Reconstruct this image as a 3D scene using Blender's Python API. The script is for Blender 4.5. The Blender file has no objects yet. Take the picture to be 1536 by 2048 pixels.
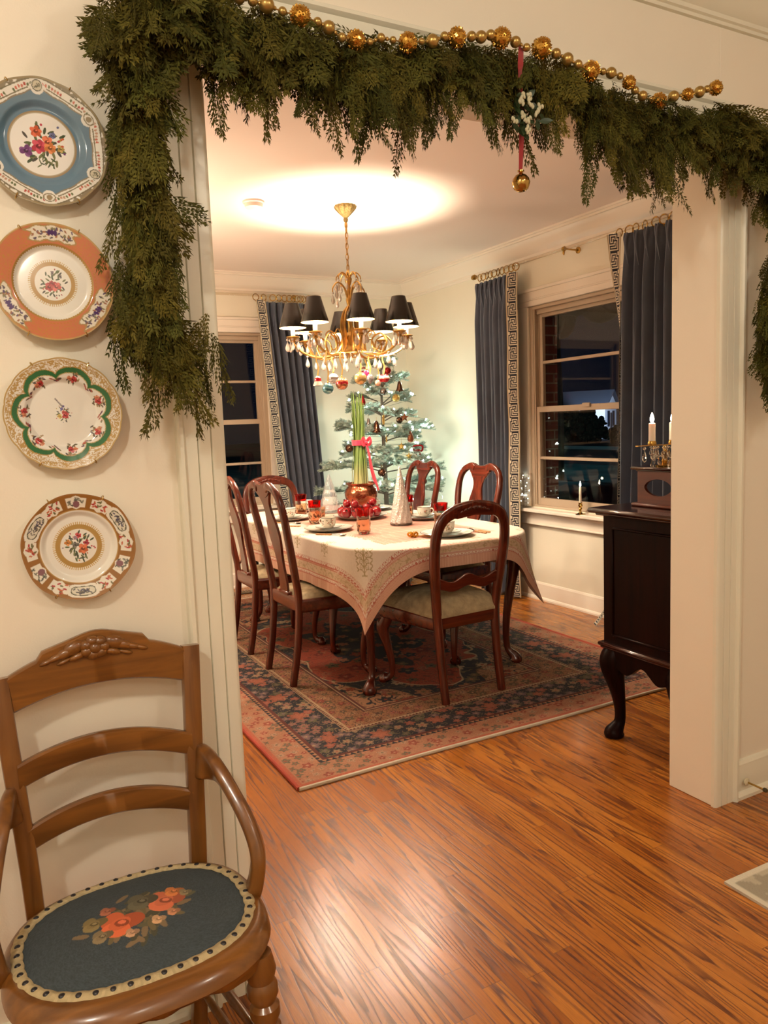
import bpy, bmesh, math, random
import numpy as np
from mathutils import Vector, Matrix
random.seed(7)
SC = bpy.context.scene
COL = SC.collection
PI = math.pi
H = 1.36                       # camera height


def lin(h):
    h = h.lstrip('#')
    v = [int(h[i:i + 2], 16) / 255 for i in (0, 2, 4)]
    return tuple((c / 12.92 if c <= .04045 else ((c + .055) / 1.055) ** 2.4) for c in v)


# ------------------------------------------------------------------ geometry accumulator
def arr(v):
    return np.asarray(v, float)


class G:
    def __init__(s):
        s.v = []
        s.f = []
        s.n = 0

    def add(s, vs, fs):
        vs = arr(vs).reshape(-1, 3)
        s.v.append(vs)
        n = s.n
        s.f.extend([tuple(i + n for i in f) for f in fs])
        s.n += len(vs)
        return s

    def box(s, c, d, b=.003, rz=0.0, M=None):
        """bevelled box, centre c, full size d"""
        hx, hy, hz = [x / 2 for x in d]
        b = min(b, hx * .9, hy * .9, hz * .9)
        vs, idx = [], {}
        for sx in (-1, 1):
            for sy in (-1, 1):
                for sz in (-1, 1):
                    for ax in range(3):
                        p = [sx * (hx - b), sy * (hy - b), sz * (hz - b)]
                        p[ax] = (sx * hx, sy * hy, sz * hz)[ax]
                        idx[(sx, sy, sz, ax)] = len(vs)
                        vs.append(p)
        fs = []
        S = (-1, 1)
        for sg in S:
            fs.append([idx[(sg, a, c2, 0)] for a, c2 in ((-1, -1), (1, -1), (1, 1), (-1, 1))][::sg])
            fs.append([idx[(a, sg, c2, 1)] for a, c2 in ((-1, -1), (1, -1), (1, 1), (-1, 1))][::-sg])
            fs.append([idx[(a, c2, sg, 2)] for a, c2 in ((-1, -1), (1, -1), (1, 1), (-1, 1))][::sg])
        for a in S:
            for c2 in S:
                fs.append([idx[(a, c2, -1, 0)], idx[(a, c2, 1, 0)], idx[(a, c2, 1, 1)], idx[(a, c2, -1, 1)]][::-a * c2])
                fs.append([idx[(a, -1, c2, 0)], idx[(a, 1, c2, 0)], idx[(a, 1, c2, 2)], idx[(a, -1, c2, 2)]][::a * c2])
                fs.append([idx[(-1, a, c2, 1)], idx[(1, a, c2, 1)], idx[(1, a, c2, 2)], idx[(-1, a, c2, 2)]][::-a * c2])
        for a in S:
            for c2 in S:
                for e in S:
                    fs.append([idx[(a, c2, e, 0)], idx[(a, c2, e, 1)], idx[(a, c2, e, 2)]][::a * c2 * e])
        vs = arr(vs)
        if rz:
            cr, sr = math.cos(rz), math.sin(rz)
            vs = vs @ arr([[cr, sr, 0], [-sr, cr, 0], [0, 0, 1]])
        if M is not None:
            vs = vs @ arr(M).T
        return s.add(vs + arr(c), fs)

    def loft(s, secs, caps=True, closed=False):
        """loops of equal length joined in order"""
        secs = [arr(q) for q in secs]
        m, n = len(secs), len(secs[0])
        fs = []
        for i in range(m if closed else m - 1):
            a, b = i * n, ((i + 1) % m) * n
            for j in range(n):
                k = (j + 1) % n
                fs.append((a + j, a + k, b + k, b + j))
        if caps and not closed:
            fs.append(tuple(range(n))[::-1])
            fs.append(tuple((m - 1) * n + j for j in range(n)))
        return s.add(np.concatenate(secs), fs)

    def lathe(s, prof, n=24, c=(0, 0, 0), M=None, caps=True, wob=None):
        """prof: (r, z) from bottom to top"""
        secs = []
        for r, z in prof:
            a = np.arange(n) * 2 * PI / n
            rr = r * (wob(a, z) if wob else 1)
            p = np.stack([rr * np.cos(a), rr * np.sin(a), np.full(n, z)], 1)
            if M is not None:
                p = p @ arr(M).T
            secs.append(p + arr(c))
        return s.loft(secs, caps)

    def ball(s, c, r, n=16, m=10, sq=(1, 1, 1), M=None):
        prof = [(max(1e-4, r * math.sin(PI * i / m)), -r * math.cos(PI * i / m)) for i in range(m + 1)]
        secs = []
        for q, z in prof:
            a = np.arange(n) * 2 * PI / n
            p = np.stack([q * np.cos(a) * sq[0], q * np.sin(a) * sq[1], np.full(n, z * sq[2])], 1)
            if M is not None:
                p = p @ arr(M).T
            secs.append(p + arr(c))
        return s.loft(secs, True)

    def tube(s, path, r, n=8, closed=False, caps=True, sq=None, up=None):
        """round tube; r number or list; sq (a,b) squashes section along (side, up)"""
        P = arr(path)
        m = len(P)
        R_ = np.full(m, r) if np.isscalar(r) else arr(r)
        T = np.gradient(P, axis=0)
        if closed:
            T = np.roll(P, -1, 0) - np.roll(P, 1, 0)
        T /= np.linalg.norm(T, axis=1)[:, None] + 1e-12
        u0 = arr(up) if up is not None else (arr([0, 0, 1]) if abs(T[0][2]) < .9 else arr([1, 0, 0]))
        secs = []
        a = np.arange(n) * 2 * PI / n
        U = u0
        for i in range(m):
            if up is not None:
                U = u0
            S_ = np.cross(T[i], U)
            S_ /= np.linalg.norm(S_) + 1e-12
            U = np.cross(S_, T[i])
            A, B = (1, 1) if sq is None else sq
            secs.append(P[i] + R_[i] * (A * np.cos(a)[:, None] * S_ + B * np.sin(a)[:, None] * U))
        return s.loft(secs, caps, closed)

    def bar(s, path, nrm, ws, ts, n=12, ex=.55, caps=True, closed=False):
        """bar of rounded-rectangle section; ws in-plane width, ts thickness along nrm"""
        P = arr(path)
        m = len(P)
        ws = np.full(m, ws) if np.isscalar(ws) else arr(ws)
        ts = np.full(m, ts) if np.isscalar(ts) else arr(ts)
        T = np.gradient(P, axis=0) if not closed else np.roll(P, -1, 0) - np.roll(P, 1, 0)
        T /= np.linalg.norm(T, axis=1)[:, None] + 1e-12
        N0 = arr(nrm)
        a = (np.arange(n) + .5) * 2 * PI / n
        ca, sa = np.cos(a), np.sin(a)
        ca = np.sign(ca) * np.abs(ca) ** ex
        sa = np.sign(sa) * np.abs(sa) ** ex
        secs = []
        for i in range(m):
            N = N0[i] if N0.ndim == 2 else N0
            S_ = np.cross(T[i], N)
            S_ /= np.linalg.norm(S_) + 1e-12
            N = np.cross(S_, T[i])
            secs.append(P[i] + ws[i] / 2 * ca[:, None] * S_ + ts[i] / 2 * sa[:, None] * N)
        return s.loft(secs, caps, closed)

    def grid(s, P, wrap=False):
        """P (m,n,3) open surface"""
        P = arr(P)
        m, n = P.shape[:2]
        fs = []
        for i in range(m - 1):
            for j in range(n if wrap else n - 1):
                k = (j + 1) % n
                fs.append((i * n + j, i * n + k, (i + 1) * n + k, (i + 1) * n + j))
        return s.add(P.reshape(-1, 3), fs)

    def xf(s, fn):
        s.v = [arr(fn(v)) for v in s.v]
        return s

    def build(s, name, m, parent=None, world=None, smooth=True, ang=38, col=None, loc=None, recalc=True):
        """ONE mesh object. parent: local coords of the parent. loc: shift the origin there (world verts)"""
        V = np.concatenate(s.v) if s.v else np.zeros((0, 3))
        if loc is not None:
            V = V - arr(loc)
        me = bpy.data.meshes.new(name)
        me.from_pydata(V.tolist(), [], s.f)
        if len(s.f) < 60000 and recalc:
            bm = bmesh.new()
            bm.from_mesh(me)
            bmesh.ops.recalc_face_normals(bm, faces=bm.faces)
            bm.to_mesh(me)
            bm.free()
        if smooth:
            me.polygons.foreach_set('use_smooth', [True] * len(me.polygons))
            me.update()
            if ang:
                me.set_sharp_from_angle(angle=math.radians(ang))
        if col is not None:
            at = me.color_attributes.new('Col', 'FLOAT_COLOR', 'POINT')
            c4 = np.ones((len(V), 4), np.float32)
            c4[:, :3] = arr(col).reshape(-1, 3)
            at.data.foreach_set('color', c4.ravel())
        me.update()
        me.materials.append(m)
        o = bpy.data.objects.new(name, me)
        COL.objects.link(o)
        if parent is not None:
            o.parent = parent
        if loc is not None:
            o.location = loc
        return o


def bez(pts, n=24):
    """Catmull-Rom through pts"""
    P = arr(pts)
    P = np.vstack([2 * P[0] - P[1], P, 2 * P[-1] - P[-2]])
    out = []
    k = len(P) - 3
    for t in np.linspace(0, k - 1e-9, n):
        i = int(t)
        u = t - i
        a, b, c, d = P[i], P[i + 1], P[i + 2], P[i + 3]
        out.append(.5 * ((2 * b) + (-a + c) * u + (2 * a - 5 * b + 4 * c - d) * u * u + (-a + 3 * b - 3 * c + d) * u ** 3))
    return arr(out)


def rotm(ax, an):
    return arr(Matrix.Rotation(an, 3, ax))


def look(d):
    """3x3 turning local +z to direction d"""
    return arr(Vector(d).to_track_quat('Z', 'Y').to_matrix())


# ------------------------------------------------------------------ objects
def tag(o, label=None, cat=None, group=None, kind=None):
    if label:
        o['label'] = label
    if cat:
        o['category'] = cat
    if group:
        o['group'] = group
    if kind:
        o['kind'] = kind
    return o


def thing(name, label, cat, loc=(0, 0, 0), rz=0.0, group=None):
    o = bpy.data.objects.new(name, None)
    COL.objects.link(o)
    o.empty_display_size = .05
    o.location = loc
    o.rotation_euler = (0, 0, rz)
    return tag(o, label, cat, group)


def copy_thing(src, loc, rz=None, label=None, group=None):
    r = src.copy()
    COL.objects.link(r)
    r.location = loc
    if rz is not None:
        r.rotation_euler = (0, 0, rz)
    if label:
        r['label'] = label
    if group:
        r['group'] = group
    for ch in list(src.children):
        c = ch.copy()
        COL.objects.link(c)
        c.parent = r
        for g in list(ch.children):
            d = g.copy()
            COL.objects.link(d)
            d.parent = c
    return r


def struct(g, name, m, **k):
    return tag(g.build(name, m, **k), kind='structure')


# ------------------------------------------------------------------ materials
def nodes(name):
    m = bpy.data.materials.new(name)
    m.use_nodes = True
    nt = m.node_tree
    return m, nt, nt.nodes['Principled BSDF']


def setp(b, **k):
    nm = dict(col='Base Color', rough='Roughness', metal='Metallic', coat='Coat Weight', crough='Coat Roughness', trans='Transmission Weight',
              ior='IOR', sheen='Sheen Weight', spec='Specular IOR Level', sss='Subsurface Weight')
    for q, v in k.items():
        if q in ('col',):
            v = (*v[:3], 1)
        b.inputs[nm[q]].default_value = v


def mat(name, col, rough=.5, var=0.0, vscale=20, bump=0.0, bscale=60, stretch=(1, 1, 1), emit=None, estr=0, **k):
    """plain procedural material: base colour with a noise variation and a noise bump"""
    m, nt, b = nodes(name)
    setp(b, col=col, rough=rough, **k)
    L = nt.links
    if var or bump:
        tc = nt.nodes.new('ShaderNodeTexCoord')
        mp = nt.nodes.new('ShaderNodeMapping')
        mp.inputs['Scale'].default_value = stretch
        L.new(tc.outputs['Object'], mp.inputs['Vector'])
    if var:
        n = nt.nodes.new('ShaderNodeTexNoise')
        n.inputs['Scale'].default_value = vscale
        n.inputs['Detail'].default_value = 5
        L.new(mp.outputs[0], n.inputs['Vector'])
        r = nt.nodes.new('ShaderNodeValToRGB')
        r.color_ramp.elements[0].position = .3
        r.color_ramp.elements[1].position = .7
        r.color_ramp.elements[0].color = (*[c * (1 - var) for c in col], 1)
        r.color_ramp.elements[1].color = (*[min(1, c * (1 + var)) for c in col], 1)
        L.new(n.outputs['Fac'], r.inputs['Fac'])
        L.new(r.outputs['Color'], b.inputs['Base Color'])
    if bump:
        n2 = nt.nodes.new('ShaderNodeTexNoise')
        n2.inputs['Scale'].default_value = bscale
        n2.inputs['Detail'].default_value = 3
        L.new(mp.outputs[0], n2.inputs['Vector'])
        bp = nt.nodes.new('ShaderNodeBump')
        bp.inputs['Strength'].default_value = bump
        bp.inputs['Distance'].default_value = .01
        L.new(n2.outputs['Fac'], bp.inputs['Height'])
        L.new(bp.outputs['Normal'], b.inputs['Normal'])
    if emit is not None:
        b.inputs['Emission Color'].default_value = (*emit, 1)
        b.inputs['Emission Strength'].default_value = estr
    return m


def vcol(name, rough=.4, bump=0.0, bscale=200, **k):
    m, nt, b = nodes(name)
    setp(b, rough=rough, **k)
    a = nt.nodes.new('ShaderNodeVertexColor')
    a.layer_name = 'Col'
    nt.links.new(a.outputs['Color'], b.inputs['Base Color'])
    if bump:
        n2 = nt.nodes.new('ShaderNodeTexNoise')
        n2.inputs['Scale'].default_value = bscale
        tc = nt.nodes.new('ShaderNodeTexCoord')
        nt.links.new(tc.outputs['Object'], n2.inputs['Vector'])
        bp = nt.nodes.new('ShaderNodeBump')
        bp.inputs['Strength'].default_value = bump
        bp.inputs['Distance'].default_value = .004
        nt.links.new(n2.outputs['Fac'], bp.inputs['Height'])
        nt.links.new(bp.outputs['Normal'], b.inputs['Normal'])
    return m


def wood(name, c1, c2, rough=.25, scale=1.0, axis='Z', coat=.3):
    """polished cabinet wood: long noise streaks along one axis"""
    m, nt, b = nodes(name)
    setp(b, rough=rough, coat=coat, crough=.12)
    tc = nt.nodes.new('ShaderNodeTexCoord')
    mp = nt.nodes.new('ShaderNodeMapping')
    st = {'X': (2, 30, 30), 'Y': (30, 2, 30), 'Z': (30, 30, 2)}[axis]
    mp.inputs['Scale'].default_value = [q * scale for q in st]
    nt.links.new(tc.outputs['Object'], mp.inputs['Vector'])
    n = nt.nodes.new('ShaderNodeTexNoise')
    n.inputs['Scale'].default_value = 1.5
    n.inputs['Detail'].default_value = 6
    n.inputs['Distortion'].default_value = .6
    nt.links.new(mp.outputs[0], n.inputs['Vector'])
    r = nt.nodes.new('ShaderNodeValToRGB')
    r.color_ramp.elements[0].position = .32
    r.color_ramp.elements[1].position = .68
    r.color_ramp.elements[0].color = (*c1, 1)
    r.color_ramp.elements[1].color = (*c2, 1)
    nt.links.new(n.outputs['Fac'], r.inputs['Fac'])
    nt.links.new(r.outputs['Color'], b.inputs['Base Color'])
    return m


def clear(name, tint=(1, 1, 1), gloss=.12, rough=.02):
    """thin clear pane: mostly transparent with a Fresnel reflection"""
    m = bpy.data.materials.new(name)
    m.use_nodes = True
    nt = m.node_tree
    nt.nodes.clear()
    o = nt.nodes.new('ShaderNodeOutputMaterial')
    t = nt.nodes.new('ShaderNodeBsdfTransparent')
    t.inputs['Color'].default_value = (*tint, 1)
    g = nt.nodes.new('ShaderNodeBsdfGlossy')
    g.inputs['Roughness'].default_value = rough
    lw = nt.nodes.new('ShaderNodeLayerWeight')
    lw.inputs['Blend'].default_value = .5
    pw = nt.nodes.new('ShaderNodeMath')
    pw.operation = 'POWER'
    pw.inputs[1].default_value = 5
    nt.links.new(lw.outputs['Facing'], pw.inputs[0])
    mu = nt.nodes.new('ShaderNodeMath')
    mu.operation = 'MULTIPLY_ADD'
    mu.inputs[1].default_value = .94
    mu.inputs[2].default_value = .04 + gloss
    mu.use_clamp = True
    mx = nt.nodes.new('ShaderNodeMixShader')
    nt.links.new(pw.outputs[0], mu.inputs[0])
    nt.links.new(mu.outputs[0], mx.inputs[0])
    nt.links.new(t.outputs[0], mx.inputs[1])
    nt.links.new(g.outputs[0], mx.inputs[2])
    nt.links.new(mx.outputs[0], o.inputs['Surface'])
    return m


# ------------------------------------------------------------------ numpy painting helpers
def vnoise(x, y, seed=0):
    xi, yi = np.floor(x).astype(np.int64), np.floor(y).astype(np.int64)
    xf_, yf_ = x - xi, y - yi
    xf_ = xf_ * xf_ * (3 - 2 * xf_)
    yf_ = yf_ * yf_ * (3 - 2 * yf_)

    def h(a, b):
        k = (a * 374761393 + b * 668265263 + seed * 974711) & 0x7fffffff
        k = ((k ^ (k >> 13)) * 1274126177) & 0x7fffffff
        return ((k ^ (k >> 16)) & 0xffff) / 65535.
    return (h(xi, yi) * (1 - xf_) + h(xi + 1, yi) * xf_) * (1 - yf_) + (h(xi, yi + 1) * (1 - xf_) + h(xi + 1, yi + 1) * xf_) * yf_


def hash1(a, b=0, seed=0):
    a = np.asarray(a).astype(np.int64)
    b = np.asarray(b).astype(np.int64)
    k = (a * 374761393 + b * 668265263 + seed * 974711 + 1013904223) & 0x7fffffff
    k = ((k ^ (k >> 13)) * 1274126177) & 0x7fffffff
    return ((k ^ (k >> 16)) & 0xffff) / 65535.


def put(c, mask, col):
    c[mask] = col


def blob(c, x, y, cx, cy, rx, ry, rot, col):
    dx, dy = x - cx, y - cy
    cr, sr = math.cos(rot), math.sin(rot)
    u, v = (dx * cr + dy * sr) / rx, (-dx * sr + dy * cr) / ry
    c[u * u + v * v < 1] = col


def flower(c, x, y, cx, cy, r, col, dark, rng):
    for k in range(6):
        a = k * PI / 3 + rng.random()
        blob(c, x, y, cx + r * .55 * math.cos(a), cy + r * .55 * math.sin(a), r * .55, r * .42, a, col if k % 2 else [min(1, q * 1.35 + .04) for q in col])
    blob(c, x, y, cx, cy, r * .38, r * .34, 0, dark)
    blob(c, x, y, cx + r * .12, cy + r * .15, r * .16, r * .12, .5, [min(1, q * 1.6 + .08) for q in col])


def bouquet(c, x, y, cx, cy, R_, flowers, leaf, rng, nl=22):
    for k in range(nl):
        a = rng.random() * 2 * PI
        d = R_ * (.35 + .65 * rng.random())
        blob(c, x, y, cx + d * math.cos(a), cy + d * math.sin(a), R_ * .16, R_ * .06, a + rng.uniform(-.7, .7), leaf[k % len(leaf)])
    for k in range(10):
        a = rng.random() * 2 * PI
        d = R_ * (.7 + .4 * rng.random())
        blob(c, x, y, cx + d * math.cos(a), cy + d * math.sin(a), R_ * .06, R_ * .05, a, flowers[k % len(flowers)][0])
    for k, (col, fx, fy, fr) in enumerate(flowers):
        flower(c, x, y, cx + fx * R_, cy + fy * R_, fr * R_, col, [q * .35 for q in col], rng)
# ================================================================== camera
cam = bpy.data.cameras.new('camera')
cam.sensor_fit = 'VERTICAL'
cam.sensor_height = 36
cam.sensor_width = 27
cam.lens = 1538.08 * 36 / 2048
cam.clip_start = .02
cam.clip_end = 200
camo = bpy.data.objects.new('camera', cam)
COL.objects.link(camo)
yaw, pit, rol = 0.490922511, -0.114816937, -0.0381398816
fw = arr([math.sin(yaw) * math.cos(pit), math.cos(yaw) * math.cos(pit), math.sin(pit)])
rt0 = arr([math.cos(yaw), -math.sin(yaw), 0])
up0 = np.cross(rt0, fw)
rt = math.cos(rol) * rt0 + math.sin(rol) * up0
up = -math.sin(rol) * rt0 + math.cos(rol) * up0
camo.matrix_world = Matrix(((rt[0], up[0], -fw[0], 0), (rt[1], up[1], -fw[1], 0), (rt[2], up[2], -fw[2], H), (0, 0, 0, 1)))
SC.camera = camo
SC.view_settings.view_transform = 'Standard'
SC.view_settings.look = 'None'
SC.view_settings.gamma = 1
SC.view_settings.exposure = 0.08
SC.view_settings.use_curve_mapping = False
cy = SC.cycles
cy.max_bounces = 8
cy.diffuse_bounces = 4
cy.glossy_bounces = 4
cy.transmission_bounces = 8
cy.transparent_max_bounces = 12
cy.caustics_reflective = False
cy.caustics_refractive = False
cy.sample_clamp_indirect = 4
cy.use_denoising = True
w = bpy.data.worlds.new('night')
SC.world = w
w.use_nodes = True
w.node_tree.nodes['Background'].inputs[0].default_value = (.02, .045, .11, 1)
w.node_tree.nodes['Background'].inputs[1].default_value = .06

# ================================================================== materials of the rooms
WALL = mat('wall_paint', lin('#efe6d3'), .55, var=.015, vscale=3, bump=.04, bscale=250)
WALLD = mat('dining_wall_paint', lin('#ece4d0'), .55, var=.015, vscale=3, bump=.04, bscale=250)
TRIM = mat('trim_paint', lin('#eae6d2'), .32, bump=.02, bscale=80)
TRIMW = mat('dining_trim_paint', lin('#efe3d3'), .32, bump=.02, bscale=80)
CEIL = mat('ceiling_paint', lin('#f2e2d6'), .7, bump=.03, bscale=200)
SASH = mat('window_sash_paint', lin('#b9a48c'), .4, bump=.02)
PANE = clear('window_pane_glass', gloss=.02)


def floor_mat():
    m, nt, b = nodes('oak_strip_floor')
    setp(b, rough=.30, coat=.15, crough=.17, spec=.42)
    N, L = nt.nodes, nt.links

    def new(t, **k):
        n = N.new(t)
        for q, v in k.items():
            setattr(n, q, v)
        return n

    def mth(op, a, bb=None, cc=None):
        n = new('ShaderNodeMath', operation=op)
        for i, q in enumerate((a, bb, cc)):
            if q is None:
                continue
            if isinstance(q, (int, float)):
                n.inputs[i].default_value = q
            else:
                L.new(q, n.inputs[i])
        return n.outputs[0]
    tc = new('ShaderNodeTexCoord')
    sp = new('ShaderNodeSeparateXYZ')
    L.new(tc.outputs['Object'], sp.inputs[0])
    X, Y = sp.outputs[0], sp.outputs[1]
    bx = mth('DIVIDE', X, .0572)
    bi = mth('FLOOR', bx)
    bf = mth('FRACT', bx)
    wn = new('ShaderNodeTexWhiteNoise', noise_dimensions='1D')
    L.new(bi, wn.inputs['W'])
    yo = mth('MULTIPLY_ADD', wn.outputs['Value'], 7.3, Y)
    yj = mth('DIVIDE', yo, .93)
    ji = mth('FLOOR', yj)
    jf = mth('FRACT', yj)
    cb = new('ShaderNodeCombineXYZ')
    L.new(bi, cb.inputs[0])
    L.new(ji, cb.inputs[1])
    w2 = new('ShaderNodeTexWhiteNoise', noise_dimensions='2D')
    L.new(cb.outputs[0], w2.inputs['Vector'])
    rnd = w2.outputs['Value']
    # cathedral grain: contour lines of a noise stretched along the board
    cv = new('ShaderNodeCombineXYZ')
    L.new(mth('MULTIPLY_ADD', X, 15., mth('MULTIPLY', rnd, 60.)), cv.inputs[0])
    L.new(mth('MULTIPLY_ADD', Y, .70, mth('MULTIPLY', rnd, 31.)), cv.inputs[1])
    n1 = new('ShaderNodeTexNoise')
    n1.inputs['Scale'].default_value = 1.0
    n1.inputs['Detail'].default_value = 3.0
    n1.inputs['Roughness'].default_value = .33
    L.new(cv.outputs[0], n1.inputs['Vector'])
    ct = mth('FRACT', mth('MULTIPLY', n1.outputs['Fac'], 13.))
    rp = new('ShaderNodeValToRGB')
    e = rp.color_ramp.elements
    e[0].position = .0
    e[0].color = (1, 1, 1, 1)
    e[1].position = .42
    e[1].color = (0, 0, 0, 1)
    a = e.new(.10)
    a.color = (.75, .75, .75, 1)
    a = e.new(.93)
    a.color = (.08, .08, .08, 1)
    a = e.new(1.)
    a.color = (1, 1, 1, 1)
    L.new(ct, rp.inputs['Fac'])
    # fine pores
    cp = new('ShaderNodeCombineXYZ')
    L.new(mth('MULTIPLY', X, 420.), cp.inputs[0])
    L.new(mth('MULTIPLY', Y, 14.), cp.inputs[1])
    n2 = new('ShaderNodeTexNoise')
    n2.inputs['Scale'].default_value = 1.
    n2.inputs['Detail'].default_value = 2
    L.new(cp.outputs[0], n2.inputs['Vector'])
    base = new('ShaderNodeValToRGB')
    e = base.color_ramp.elements
    e[0].position = 0
    e[0].color = (.33, .100, .0125, 1)
    e[1].position = 1
    e[1].color = (.54, .200, .030, 1)
    a = e.new(.5)
    a.color = (.45, .148, .019, 1)
    L.new(rnd, base.inputs['Fac'])
    mx = new('ShaderNodeMix', data_type='RGBA')
    mx.inputs['B'].default_value = (.095, .020, .003, 1)
    L.new(base.outputs[0], mx.inputs['A'])
    pore = mth('MULTIPLY', mth('SUBTRACT', n2.outputs['Fac'], .42), 1.1)
    L.new(mth('MULTIPLY', mth('ADD', mth('MULTIPLY', rp.outputs[0], .92), pore), .96), mx.inputs['Factor'])
    mx.clamp_factor = True
    # joints
    ex = mth('LESS_THAN', mth('MINIMUM', bf, mth('SUBTRACT', 1., bf)), .011)
    ey = mth('LESS_THAN', jf, .0016)
    ed = mth('MAXIMUM', ex, ey)
    m2 = new('ShaderNodeMix', data_type='RGBA')
    m2.inputs['B'].default_value = (.05, .013, .004, 1)
    L.new(mx.outputs['Result'], m2.inputs['A'])
    L.new(mth('MULTIPLY', ed, .75), m2.inputs['Factor'])
    L.new(m2.outputs['Result'], b.inputs['Base Color'])
    bp = new('ShaderNodeBump')
    bp.inputs['Strength'].default_value = .12
    bp.inputs['Distance'].default_value = .003
    L.new(mth('SUBTRACT', 1., mth('ADD', mth('MULTIPLY', rp.outputs[0], .4), ed)), bp.inputs['Height'])
    L.new(bp.outputs[0], b.inputs['Normal'])
    L.new(mth('MULTIPLY_ADD', rp.outputs[0], .10, .25), b.inputs['Roughness'])
    return m


# ================================================================== rooms
WY0, WY1 = 1.711, 1.895        # faces of the wall with the opening
OX0, OX1, OZ = .505, 2.157, 2.207
RX, FY, LX = 3.693, 6.35, .42  # dining room: window wall, far wall, left wall
CZ = 2.64
NX0, NX1, NY0 = -1.7, 3.5, -2.6
g = G().box(((NX0 + RX) / 2, (NY0 + FY) / 2, -.04), (RX - NX0 + .4, FY - NY0 + .4, .08), 0)
struct(g, 'floor', floor_mat(), smooth=False)
g = G().box(((NX0 + RX) / 2, (NY0 + FY) / 2, CZ + .05), (RX - NX0 + .4, FY - NY0 + .4, .1), 0)
struct(g, 'ceiling', CEIL, smooth=False)
g = G()
ym, th = (WY0 + WY1) / 2, WY1 - WY0
g.box(((NX0 + OX0) / 2, ym, CZ / 2), (OX0 - NX0, th, CZ), 0)
g.box(((RX + OX1) / 2, ym, CZ / 2), (RX - OX1, th, CZ), .002)
g.box(((OX0 + OX1) / 2, ym, (CZ + OZ) / 2), (OX1 - OX0, th, CZ - OZ), 0)
struct(g, 'wall_front', WALL, smooth=False)
g = G().box((NX0 - .05, (NY0 + WY0) / 2, CZ / 2), (.1, WY0 - NY0, CZ), 0)
struct(g, 'wall_side_left', WALL, smooth=False)
g = G().box((NX1 + .05, (NY0 + WY0) / 2, CZ / 2), (.1, WY0 - NY0, CZ), 0)
struct(g, 'wall_side_right', WALL, smooth=False)
g = G().box(((NX0 + NX1) / 2, NY0 - .05, CZ / 2), (NX1 - NX0 + .2, .1, CZ), 0)
struct(g, 'wall_near', WALL, smooth=False)
g = G().box((LX - .05, (WY1 + FY) / 2, CZ / 2), (.1, FY - WY1, CZ), 0)
struct(g, 'wall_left', WALLD, smooth=False)


def holed(name, axis, pos, th_, a0, a1, h0, h1, z0, z1, m):
    """wall slab normal to axis at pos..pos+th_, spanning a0..a1, with one window hole"""
    g = G()
    for (p0, p1, q0, q1) in ((a0, h0, 0, CZ), (h1, a1, 0, CZ), (h0, h1, 0, z0), (h0, h1, z1, CZ)):
        c = [0, 0, (q0 + q1) / 2]
        d = [0, 0, q1 - q0]
        k = 1 if axis == 0 else 0
        c[axis] = pos + th_ / 2
        d[axis] = abs(th_)
        c[k] = (p0 + p1) / 2
        d[k] = p1 - p0
        g.box(c, d, 0)
    return struct(g, name, m, smooth=False)


W1Y0, W1Y1, WZ0, WZ1 = 3.40, 4.54, .70, 2.16
W2X0, W2X1 = 1.10, 2.30
holed('wall_right', 0, RX, .10, WY1, FY + .1, W1Y0, W1Y1, WZ0, WZ1, WALLD)
holed('wall_back', 1, FY, .10, LX - .1, RX, W2X0, W2X1, WZ0, WZ1, WALLD)


def brick_mat():
    m, nt, b = nodes('house_brick')
    setp(b, rough=.85)
    tc = nt.nodes.new('ShaderNodeTexCoord')
    mp = nt.nodes.new('ShaderNodeMapping')
    mp.inputs['Rotation'].default_value = (PI / 2, 0, 0)
    bt = nt.nodes.new('ShaderNodeTexBrick')
    bt.inputs['Color1'].default_value = (.16, .045, .03, 1)
    bt.inputs['Color2'].default_value = (.11, .03, .022, 1)
    bt.inputs['Mortar'].default_value = (.22, .19, .15, 1)
    bt.inputs['Scale'].default_value = 1
    bt.inputs['Mortar Size'].default_value = .006
    bt.inputs['Brick Width'].default_value = .2
    bt.inputs['Row Height'].default_value = .07
    nt.links.new(tc.outputs['Object'], mp.inputs[0])
    nt.links.new(mp.outputs[0], bt.inputs['Vector'])
    nt.links.new(bt.outputs['Color'], b.inputs['Base Color'])
    return m


BRICK = brick_mat()
g = G()
x0, x1 = RX + .10, RX + .24
for (p0, p1, q0, q1) in ((WY1 - .1, W1Y0 - .02, -.5, CZ), (W1Y1 - .02, FY + .25, -.5, CZ), (W1Y0 - .02, W1Y1 - .02, -.5, WZ0), (W1Y0 - .02, W1Y1 - .02, WZ1, CZ)):
    g.box(((x0 + x1) / 2, (p0 + p1) / 2, (q0 + q1) / 2), (x1 - x0, p1 - p0, q1 - q0), 0)
struct(g, 'wall_brick_veneer', BRICK, smooth=False)


def profile_run(name, prof, path, m, up=(0, 0, 1)):
    """prof: (out, up) points; path: list of (point, out direction) with mitred corners already scaled"""
    secs = []
    for p, o, u in path:
        secs.append([arr(p) + a * arr(o) + b * arr(u) for a, b in prof])
    g = G().loft(secs, True)
    return struct(g, name, m, ang=25)


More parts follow.
